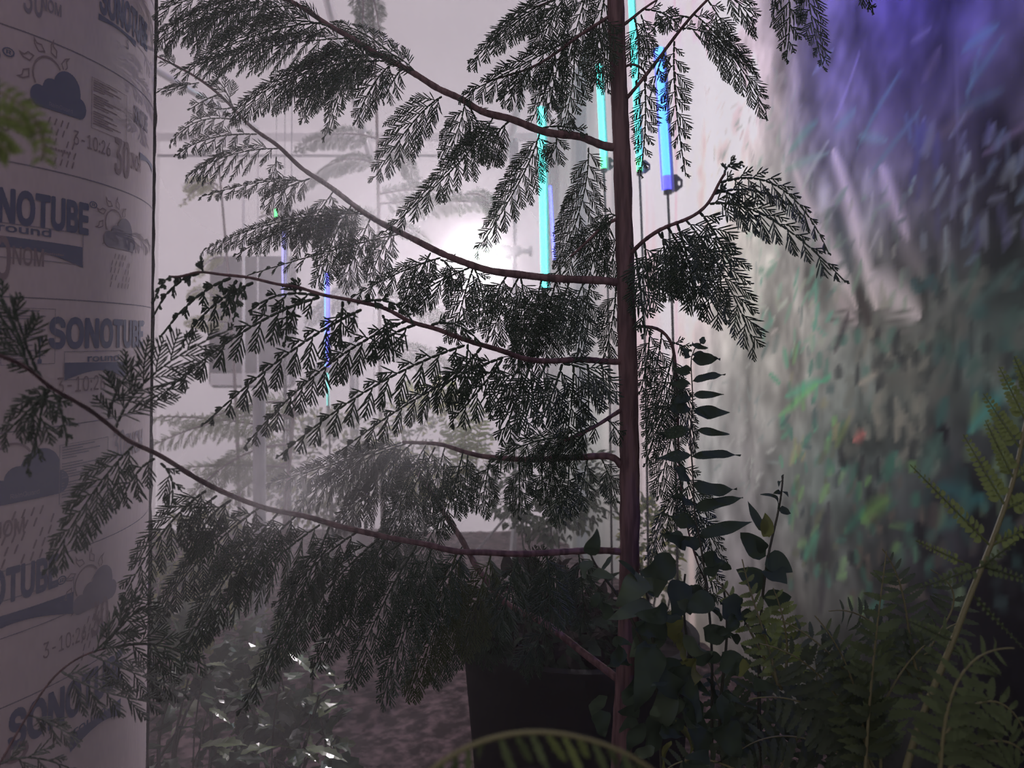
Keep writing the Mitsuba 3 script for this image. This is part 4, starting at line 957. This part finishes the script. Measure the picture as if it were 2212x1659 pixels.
# --- broad-leaved creeper around the foot of the trunk
Z3 = 0.93
t = thing('creeper', 'broad-leaved creeper hanging around the foot of the cedar trunk', 'climbing plant')
for pts in ([(1382, 1230), (1400, 1300), (1412, 1400), (1420, 1500), (1430, 1680)], [(1480, 1240), (1478, 1330), (1490, 1430), (1500, 1540), (1510, 1680)], [(1275, 1195), (1300, 1240), (1330, 1280), (1360, 1330), (1400, 1420)], [(1560, 1260), (1570, 1360), (1560, 1480), (1570, 1680)]):
    obj('stem', tube(spline([at(x, y, Z3 + 0.03) for x, y in pts], 24), np.linspace(0.0014, 0.0026, 24), 7), 'm_stem', t, smooth=True)
CL = [(1275, 1200, 1290, 1142, 34, 'd', 'ovate'), (1272, 1210, 1262, 1250, 30, 'l', 'ovate'), (1300, 1230, 1328, 1195, 16, 'l', 'lance'), (1440, 1262, 1390, 1235, 70, 'l', 'heart'), (1460, 1215, 1385, 1240, 60, 'd', 'ovate'), (1400, 1255, 1330, 1310, 60, 'l', 'heart'), (1410, 1310, 1312, 1340, 44, 'l', 'lance'), (1480, 1258, 1455, 1340, 64, 'd', 'ovate'),
      (1450, 1318, 1455, 1392, 50, 'o', 'ovate'), (1400, 1340, 1380, 1420, 60, 'd', 'heart'), (1430, 1360, 1360, 1420, 60, 'l', 'ovate'), (1470, 1375, 1480, 1425, 52, 'o', 'round'), (1420, 1392, 1370, 1540, 64, 'd', 'heart'), (1430, 1420, 1345, 1510, 60, 'd', 'lance'), (1470, 1430, 1500, 1480, 40, 'o', 'round'), (1455, 1440, 1510, 1560, 56, 'd', 'heart'),
      (1440, 1470, 1430, 1570, 56, 'l', 'ovate'), (1480, 1500, 1530, 1600, 50, 'd', 'ovate'), (1460, 1555, 1470, 1660, 26, 'o', 'strap'), (1450, 1600, 1440, 1690, 34, 'o', 'lance'), (1500, 1300, 1560, 1340, 54, 'd', 'ovate'), (1540, 1290, 1480, 1320, 50, 'd', 'ovate'), (1560, 1300, 1610, 1350, 60, 'd', 'heart'), (1520, 1360, 1580, 1380, 60, 'd', 'lance'), (1600, 1380, 1540, 1370, 50, 'd', 'ovate'),
      (1350, 1290, 1338, 1210, 40, 'd', 'lance'), (1330, 1330, 1300, 1290, 40, 'd', 'ovate'), (1345, 1400, 1310, 1440, 40, 'd', 'ovate'), (1330, 1250, 1280, 1262, 26, 'l', 'lance'), (1560, 1410, 1590, 1460, 56, 'b', 'ovate'), (1530, 1430, 1500, 1400, 40, 'b', 'ovate'), (1575, 1425, 1625, 1440, 44, 'y', 'round'), (1420, 1540, 1400, 1640, 54, 'd', 'ovate'), (1500, 1560, 1480, 1680, 60, 'd', 'heart'), (1560, 1500, 1530, 1580, 54, 'd', 'ovate'),
      (1405, 1440, 1450, 1500, 50, 'd', 'ovate'), (1390, 1560, 1350, 1640, 44, 'd', 'lance'), (1560, 1560, 1600, 1640, 60, 'd', 'heart'), (1520, 1240, 1560, 1215, 30, 'd', 'lance'), (1460, 1170, 1425, 1150, 30, 'd', 'ovate'), (1450, 1150, 1480, 1190, 34, 'd', 'ovate')]
for _ in range(46):
    x_, y_ = r3.uniform(1290, 1630), r3.uniform(1270, 1660)
    a_, l_ = r3.uniform(-0.6, math.pi + 0.6), r3.uniform(34, 80)
    CL.append((x_, y_, x_ + l_ * math.cos(a_), y_ + abs(l_ * math.sin(a_)) * 0.8, l_ * r3.uniform(.45, .7), 'dddlb'[r3.integers(5)], ('ovate', 'lance', 'heart')[r3.integers(3)]))
CM = {'d': 'm_leaf_dark', 'l': 'm_leaf', 'o': 'm_leaf_olive', 'y': 'm_leaf_olive', 'b': 'm_leaf_dark'}
for (x0, y0, x1, y1, w, m, sh) in CL:
    z = Z3 + r3.normal(0, 0.035)
    obj('leaf', leaf(at(x0, y0, z), at(x1, y1, z + r3.normal(0, 0.03)), 0.98 * w * z / F, rnd_n(r3, 0.5), r3.normal(0.08, 0.12), 13, sh, 0.11, 0.32, r3.normal(0, 0.7)), CM[m], t, smooth=True)

# --- large pale fern frond at the right edge, pinnae of paired leaflets
Z4 = 0.72


def pinna_pairs(b, tp, n, lw, ll, r):
    b, tp = np.asarray(b), np.asarray(tp)
    ax = unit(tp - b)
    ms = [tube([b, (b + tp) / 2, tp], [0.0011, 0.0009, 0.0005], 6)]
    nn = unit(np.array([r.normal(0, .2), -1, r.normal(0.1, .2)]))
    side = unit(np.cross(ax, nn))
    for k in range(n):
        u = 0.12 + 0.86 * k / n
        f = (1 - 0.72 * u ** 1.3)
        p = b + (tp - b) * u
        for sd in (1, -1):
            d = unit(0.42 * ax + sd * side + r.normal(0, .08, 3))
            ms.append(leaf(p + sd * side * 0.0008 + ax * (0.25 * ll * (sd > 0)), p + d * ll * f + ax * (0.25 * ll * (sd > 0)), lw * f, unit(nn + r.normal(0, .25, 3)), 0.08, 5, 'round', 0, 0.15))
    return cat_mesh(ms)


t = thing('pale_fern', 'tall pale green fern frond with rows of small rounded leaflets, at the right edge', 'fern')
fr = spline([at(x, y, Z4) for x, y in [(1950, 1690), (1975, 1600), (2015, 1490), (2060, 1380), (2100, 1275), (2135, 1190), (2165, 1110), (2188, 1040), (2206, 960), (2222, 880), (2236, 790)]], 50)
FK = obj('frond', tube(fr, np.linspace(0.0038, 0.0014, 50), 9), 'm_stem_green', t, smooth=True)
for (x0, y0, x1, y1, n, s, m) in [(2140, 1180, 1966, 1004, 15, 1.0, 1), (2172, 1095, 2080, 938, 13, 1.0, 1), (2190, 1035, 2128, 908, 13, 1.0, 1), (2204, 970, 2124, 850, 12, .95, 1), (2216, 910, 2158, 792, 11, .9, 1), (2226, 850, 2190, 770, 9, .8, 1), (2172, 1100, 2262, 1058, 9, 1.0, 1), (2190, 1035, 2270, 985, 9, .9, 1), (2204, 970, 2275, 920, 8, .9, 1), (2140, 1180, 2280, 1110, 10, .9, 1),
                               (2118, 1225, 1985, 1270, 11, .8, 0), (2118, 1222, 2240, 1260, 9, .7, 0), (2080, 1215, 1978, 1168, 11, .55, 1), (2116, 1228, 2196, 1168, 6, .6, 0), (2098, 1282, 2215, 1405, 10, .45, 0), (2060, 1385, 1960, 1340, 9, .8, 0), (2050, 1400, 2160, 1450, 9, .8, 0)]:
    obj('pinna', pinna_pairs(at(x0, y0, Z4), at(x1, y1, Z4 + r3.normal(0, 0.02)), n, 0.0078 * s, 0.0125 * s, r3), 'm_fern_light' if m else 'm_fern', FK, smooth=True)


# --- ferns of the undergrowth: fronds with lobed pinnae
def fern(label, fronds, z, m, name='fern', wid=1.0, droop=0.0):
    t = thing(name, label, 'fern')
    for fk, (pts, pl, nn) in enumerate(fronds):
        zz = z + r3.normal(0, 0.03)
        c = spline([at(x, y, zz + dz) for x, y, dz in [(p + (0.0,))[:3] for p in pts]], 30)
        key = obj('frond', tube(c, np.linspace(0.0022, 0.0007, 30), 6), 'm_stem_green', t, smooth=True)
        tg = unit(np.gradient(c, axis=0))
        nrm = unit(np.array([r3.normal(0, .35), -0.8, r3.uniform(0.1, 0.8)]))
        for k in range(nn):
            u = 0.16 + 0.82 * k / nn
            i_ = int(u * 29)
            L = pl * zz / F * (math.sin(math.pi * min(1, u * 0.92 + 0.08) ** 0.8) ** 0.7) + 0.004
            for sd in (1, -1):
                sdv = unit(np.cross(tg[i_], nrm)) * sd
                d = unit(unit(sdv + 0.45 * tg[i_] + r3.normal(0, .1, 3)) * (1 - droop) + droop * np.array([0.25 * sd, -0.25 * sd, -1.0]))
                obj('pinna', leaf(c[i_], c[i_] + d * L + np.array([0, 0, -0.12 * L]), L * 0.30 * wid, unit(nrm + r3.normal(0, .25, 3)), r3.normal(0.06, .06), 5, 'strap', 0, 0.1, r3.normal(0, .2), teeth=7, depth=0.35), m, key)


fern('dark green fern with broad lobed fronds leaning left, in the lower right undergrowth', [
    ([(1890, 1690), (1840, 1560), (1760, 1450), (1640, 1390)], 90, 13), ([(1900, 1690), (1880, 1540), (1800, 1420), (1690, 1340)], 84, 13), ([(1880, 1690), (1800, 1620), (1700, 1590), (1600, 1620)], 84, 12), ([(1900, 1690), (1850, 1600), (1740, 1520), (1620, 1510)], 84, 12)], 0.86, 'm_fern_dark')
fern('green fern with an upright stem in the middle of the lower right undergrowth', [
    ([(1868, 1690), (1880, 1500), (1895, 1350), (1915, 1190)], 92, 14), ([(1868, 1690), (1910, 1520), (1990, 1400), (2080, 1340)], 84, 12), ([(1868, 1690), (1850, 1500), (1810, 1400), (1760, 1330)], 74, 12)], 0.84, 'm_fern')
fern('yellow-green fern drooping into the lower right corner', [
    ([(2040, 1690), (2060, 1560), (2110, 1520), (2220, 1600)], 74, 12), ([(2030, 1690), (2050, 1520), (2090, 1440), (2190, 1400)], 74, 12), ([(2040, 1690), (2090, 1620), (2160, 1600), (2230, 1660)], 60, 10)], 0.70, 'm_fern')
fern('low fern under the broad-leaved creeper with fronds toward the trunk', [
    ([(1640, 1700), (1600, 1600), (1560, 1500), (1530, 1430)], 84, 12), ([(1650, 1700), (1640, 1560), (1650, 1440), (1690, 1330)], 84, 13), ([(1660, 1700), (1720, 1600), (1760, 1500), (1760, 1420)], 84, 12), ([(1640, 1700), (1560, 1650), (1500, 1640), (1430, 1670)], 64, 10)], 0.92, 'm_fern_dark')
fern('bright green small fern tip rising between the creeper and the sprig', [
    ([(1680, 1480), (1660, 1400), (1625, 1290), (1603, 1208)], 46, 11), ([(1690, 1480), (1700, 1400), (1690, 1330), (1670, 1270)], 50, 10), ([(1690, 1490), (1650, 1420), (1570, 1280), (1520, 1225)], 34, 10)], 0.90, 'm_fern_light', wid=1.3)
fern('feathery fern with a bent stem between the undergrowth and the pale frond', [
    ([(1990, 1480), (1960, 1340), (1940, 1250), (1905, 1185)], 56, 13), ([(1990, 1500), (1930, 1400), (1860, 1330), (1790, 1320)], 60, 12), ([(1990, 1500), (2020, 1380), (2060, 1300), (2010, 1230)], 56, 11)], 0.88, 'm_fern_dark')
# blurred arching frond at the bottom, close to the lens
t = thing('fern', 'blurred arching fern frond along the bottom edge, close to the lens', 'fern')
Z5 = 0.36
c = spline([at(x, y, Z5) for x, y in [(860, 1740), (930, 1666), (1010, 1614), (1090, 1588), (1160, 1581), (1250, 1592), (1340, 1622), (1440, 1690)]], 40)
FK = obj('frond', tube(c, np.linspace(0.0017, 0.0010, 40), 8), 'm_stem_green', t, smooth=True)
tg = unit(np.gradient(c, axis=0))
for k in range(4, 39, 2):
    far = (k // 2) % 2
    d = unit(np.array([0.35 * (1 if k > 14 else -1) * r3.uniform(.4, 1), (0.55 if far else -0.45), -0.9]) + tg[k] * 0.2)
    L = (0.012 + 0.012 * math.sin(math.pi * k / 40)) * r3.uniform(.8, 1.15)
    obj('pinna', leaf(c[k], c[k] + d * L, 0.0046, unit(np.array([r3.normal(0, .3), -0.8, 0.5])), 0.08, 6, 'round', 0.03, 0.2, r3.normal(0, .4), teeth=4, depth=.3), 'm_fern_light' if k in (22, 24, 26) else 'm_fern', FK, smooth=True)
# a blurred tip of cedar in the upper left corner
t = thing('leafy_twig', 'blurred light green leafy twig hanging in front of the tube at upper left', 'twig')
for pts in ([(-60, 180), (10, 205), (60, 240), (95, 340)], [(-60, 230), (0, 250), (50, 265), (80, 290)], [(-60, 260), (-10, 300), (20, 330)]):
    c = spline([at(x, y, 0.36) for x, y in pts], 14)
    kk = obj('twig', tube(c, 0.0008, 6), 'm_stem_green', t)
    tg = unit(np.gradient(c, axis=0))
    for k in range(1, 14):
        for sd in (1, -1):
            d = unit(np.cross(tg[k], VIEW)) * sd
            obj('leaflet', leaf(c[k], c[k] + unit(d + tg[k] * 0.8) * 0.0085, 0.0036, rnd_n(r3), 0.1, 4, 'ovate'), 'm_fern_light', kk)


# ------------------------------------------------------------------ glossy shrubs at lower left
GROUPS = {'hazy_shrub': 'hazy shrubs at the back', 'glossy_shrub': 'glossy shrubs at lower left'}


def shrub(name, label, cx, cy, z, rx, ry, rz, n, size, mats, cat='shrub', shape='ovate', teeth=3, stems=5, part=True, r=r3, depth=.35):
    t = thing(name, label, cat, GROUPS.get(name))
    c = at(cx, cy, z)
    foot = np.array([c[0], c[1], 0.0])
    sx, sz = rx * z / F, ry * z / F
    ends = []
    for k in range(stems):
        e = c + np.array([r.uniform(-.8, .8) * sx, r.uniform(-.8, .8) * rz, r.uniform(0, .8) * sz])
        ends.append(e)
        obj('stem', tube(spline([foot + r.normal(0, 0.02, 3) * [1, 1, 0], (foot + e) / 2 + r.normal(0, .04, 3), e], 10), np.linspace(0.006, 0.002, 10), 6), 'm_stem', t)
    ms = {}
    for k in range(n):
        d = unit(r.normal(size=3)) * r.uniform(0.35, 1.0) ** 0.5
        p = c + d * [sx, rz, sz]
        if p[2] < 0.04:
            p[2] = 0.04 + r.uniform(0, .1)
        o = unit(unit(d) + np.array([0, -0.25, -0.15]) + r.normal(0, .5, 3))
        l = size * r.uniform(0.6, 1.3)
        nr = unit(np.array([r.normal(0, .4), r.normal(-.1, .4), 1.0]))
        me = leaf(p, p + o * l, l * r.uniform(.45, .65), nr, r.normal(0.08, .08), 6, shape, 0.04, 0.2, 0, teeth=teeth, depth=depth)
        m = mats[r.integers(len(mats))]
        if part:
            obj('leaf', me, m, t)
        else:
            ms.setdefault(m, []).append(me)
    for m, l in ms.items():
        obj('foliage', cat_mesh(l), m, t, kind='stuff')
    return t


GL = ['m_gloss', 'm_gloss', 'm_gloss', 'm_leaf_dark', 'm_leaf_dark', 'm_gloss_pale']
shrub('glossy_shrub', 'low glossy shrub with lobed leaves right beside the foot of the cardboard tube', 400, 1520, 1.55, 120, 190, 0.22, 190, 0.062, GL)
shrub('glossy_shrub', 'glossy shrub with sparkling lobed leaves between the tube shrub and the black pot', 600, 1480, 1.75, 110, 120, 0.2, 150, 0.06, GL)
shrub('glossy_shrub', 'small glossy shrub with bright tips low in front of the mulch', 640, 1620, 1.5, 100, 70, 0.14, 80, 0.07, GL)
shrub('glossy_shrub', 'glossy shrub behind the others with pale yellow-green leaves', 480, 1400, 2.2, 170, 80, 0.25, 150, 0.05, ['m_leaf', 'm_gloss', 'm_leaf_olive', 'm_leaf_dark'])
# a few big wet leaves catching the light
WET = [(434, 1612, 536, 1612, 44, 'large wet leaf gleaming beside the tube foot, widest of the gleaming leaves'), (470, 1618, 515, 1652, 34, 'wet leaf hanging under the widest gleaming leaf'), (452, 1530, 498, 1565, 22, 'small wet leaf gleaming beside the tube, above the widest gleaming leaf'), (660, 1615, 752, 1648, 36, 'wet lobed leaf gleaming against the mulch'), (655, 1620, 690, 1650, 30, 'wet leaf drooping left of the lobed leaf on the mulch'),
       (620, 1408, 690, 1468, 36, 'wet leaf cluster tip gleaming halfway up the shrub'), (690, 1500, 770, 1480, 20, 'thin wet twig leaf reaching right toward the black pot'), (445, 1436, 490, 1440, 20, 'slender wet leaf high in the tube-side shrub')]
for (x0, y0, x1, y1, w, lab) in WET:
    k = thing('leafy_stalk', lab, 'leaf')
    p = at(x0, y0, 1.42)
    obj('blade', leaf(p, at(x1, y1, 1.40), w * 1.42 / F, unit([0.1, -0.1, 1]), 0.06, 11, 'ovate', 0.05, 0.2, 0, teeth=6, depth=0.3), 'm_gloss_pale', k)
    obj('stalk', tube(spline([[p[0] - 0.03, p[1] + 0.05, 0.0], [p[0] - 0.04, p[1] + 0.04, p[2] * 0.6], p], 10), 0.0016, 5), 'm_stem', k)

# ------------------------------------------------------------------ far shrubs and conifers in the haze
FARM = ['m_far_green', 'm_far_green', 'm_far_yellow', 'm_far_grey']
for (lab, cx, cy, z, rx, ry, n) in [('pale hazy shrub beneath the slanting cedar branches, left of the grey post', 450, 1190, 3.2, 120, 90, 420), ('pale hazy shrub between the grey post and the spotlight', 700, 1010, 3.4, 130, 130, 700), ('dim hazy shrub below the bright spotlight', 930, 960, 3.3, 130, 140, 700), ('dark hazy shrub left of the cedar trunk below the middle branch', 1190, 1050, 2.6, 150, 110, 500), ('hazy shrub far back right behind the cedar trunk', 1400, 1180, 2.8, 60, 110, 240), ('hazy low shrub at the foot of the back wall by the tube', 360, 1290, 3.0, 90, 70, 260)]:
    shrub('hazy_shrub', lab, cx, cy, z, rx, ry, 0.3, int(n * 1.9), 0.036, FARM if z > 2.7 else ['m_leaf_dark', 'm_leaf', 'm_far_grey'], teeth=0, stems=4, part=False)
# small ferns standing behind
fern('small hazy fern of upright fronds behind the middle cedar branch', [([(1010, 1010), (1005, 930), (1012, 860)], 26, 14), ([(1030, 1010), (1040, 920), (1056, 880)], 24, 12), ([(990, 1010), (970, 930), (950, 900)], 24, 12)], 2.5, 'm_far_green')


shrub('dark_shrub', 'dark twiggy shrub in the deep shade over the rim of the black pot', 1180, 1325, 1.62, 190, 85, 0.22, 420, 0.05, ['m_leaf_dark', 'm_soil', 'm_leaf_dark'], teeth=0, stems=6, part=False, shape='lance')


def conifer(label, trunk, z, limbs, m='m_far_grey', name='conifer'):
    t = thing(name, label, 'tree')
    if trunk:
        c = spline([at(x, y, z) for x, y in trunk], 16)
        c[-1, 2] = max(0.0, c[-1, 2])
        obj('trunk', tube(c, np.linspace(0.006, 0.013, 16), 8), 'm_bark', t, smooth=True)
    for (x0, y0, cx, cy, x1, y1, hw) in limbs:
        a_, b_, c_ = at(x0, y0, z), at(cx, cy, z + r3.normal(0, .08)), at(x1, y1, z + r3.normal(0, .15))
        u = np.linspace(0, 1, 16)[:, None]
        k = obj('branch', tube((1 - u) ** 2 * a_ + 2 * u * (1 - u) * b_ + u * u * c_, np.linspace(0.006, 0.002, 16), 6), 'm_twig', t)
        obj('spray', cedar_spray(a_, b_, c_, hw * z / F / 1.3, 0.75, r3, scale=2.0), m, k)


conifer('hazy conifer drooping left of the grey post, behind the long lowest cedar branch', [(640, 840), (625, 1000), (610, 1300)], 2.7, [(630, 900, 500, 880, 335, 960, 52), (625, 960, 500, 960, 400, 1090, 50), (628, 930, 480, 900, 345, 900, 36), (622, 1000, 560, 1010, 470, 1110, 46), (635, 870, 560, 860, 460, 900, 36), (622, 1010, 540, 1000, 400, 1010, 40)], 'm_far_green')
conifer('hazy conifer behind the spotlight beam with hanging grey-green twigs', [(800, -60), (815, 300), (820, 700), (830, 1200)], 3.7, [(815, 340, 860, 300, 905, 400, 46), (818, 420, 900, 400, 1000, 420, 40), (820, 440, 960, 430, 1085, 440, 36), (818, 360, 740, 310, 660, 400, 46), (816, 300, 720, 270, 640, 320, 36), (820, 480, 880, 480, 930, 520, 30), (820, 470, 740, 440, 690, 520, 40), (1010, 420, 1060, 410, 1070, 480, 34), (820, 620, 740, 600, 660, 700, 44), (822, 640, 900, 640, 980, 700, 44), (824, 760, 740, 740, 650, 830, 44), (824, 760, 900, 740, 980, 800, 44)], 'm_far_grey')
conifer('hazy conifer twigs hanging in at the top edge, behind the thick upper branch', [(790, -120), (798, -60), (800, -10)], 3.0, [(780, -30, 790, 20, 778, 85, 26), (800, -30, 815, 20, 822, 88, 26), (770, -40, 760, 0, 800, 60, 22)], 'm_far_grey', 'conifer_twigs')
conifer('faint conifer left of the wall board, its tips curling beside the tube', [(470, 330), (500, 700), (520, 1235)], 4.3, [(478, 420, 430, 370, 400, 410, 26), (470, 400, 440, 380, 395, 440, 22), (500, 680, 440, 600, 405, 640, 26), (500, 700, 440, 680, 400, 700, 26), (490, 560, 460, 540, 420, 600, 22), (560, 470, 600, 450, 650, 490, 26)], 'm_far_yellow')
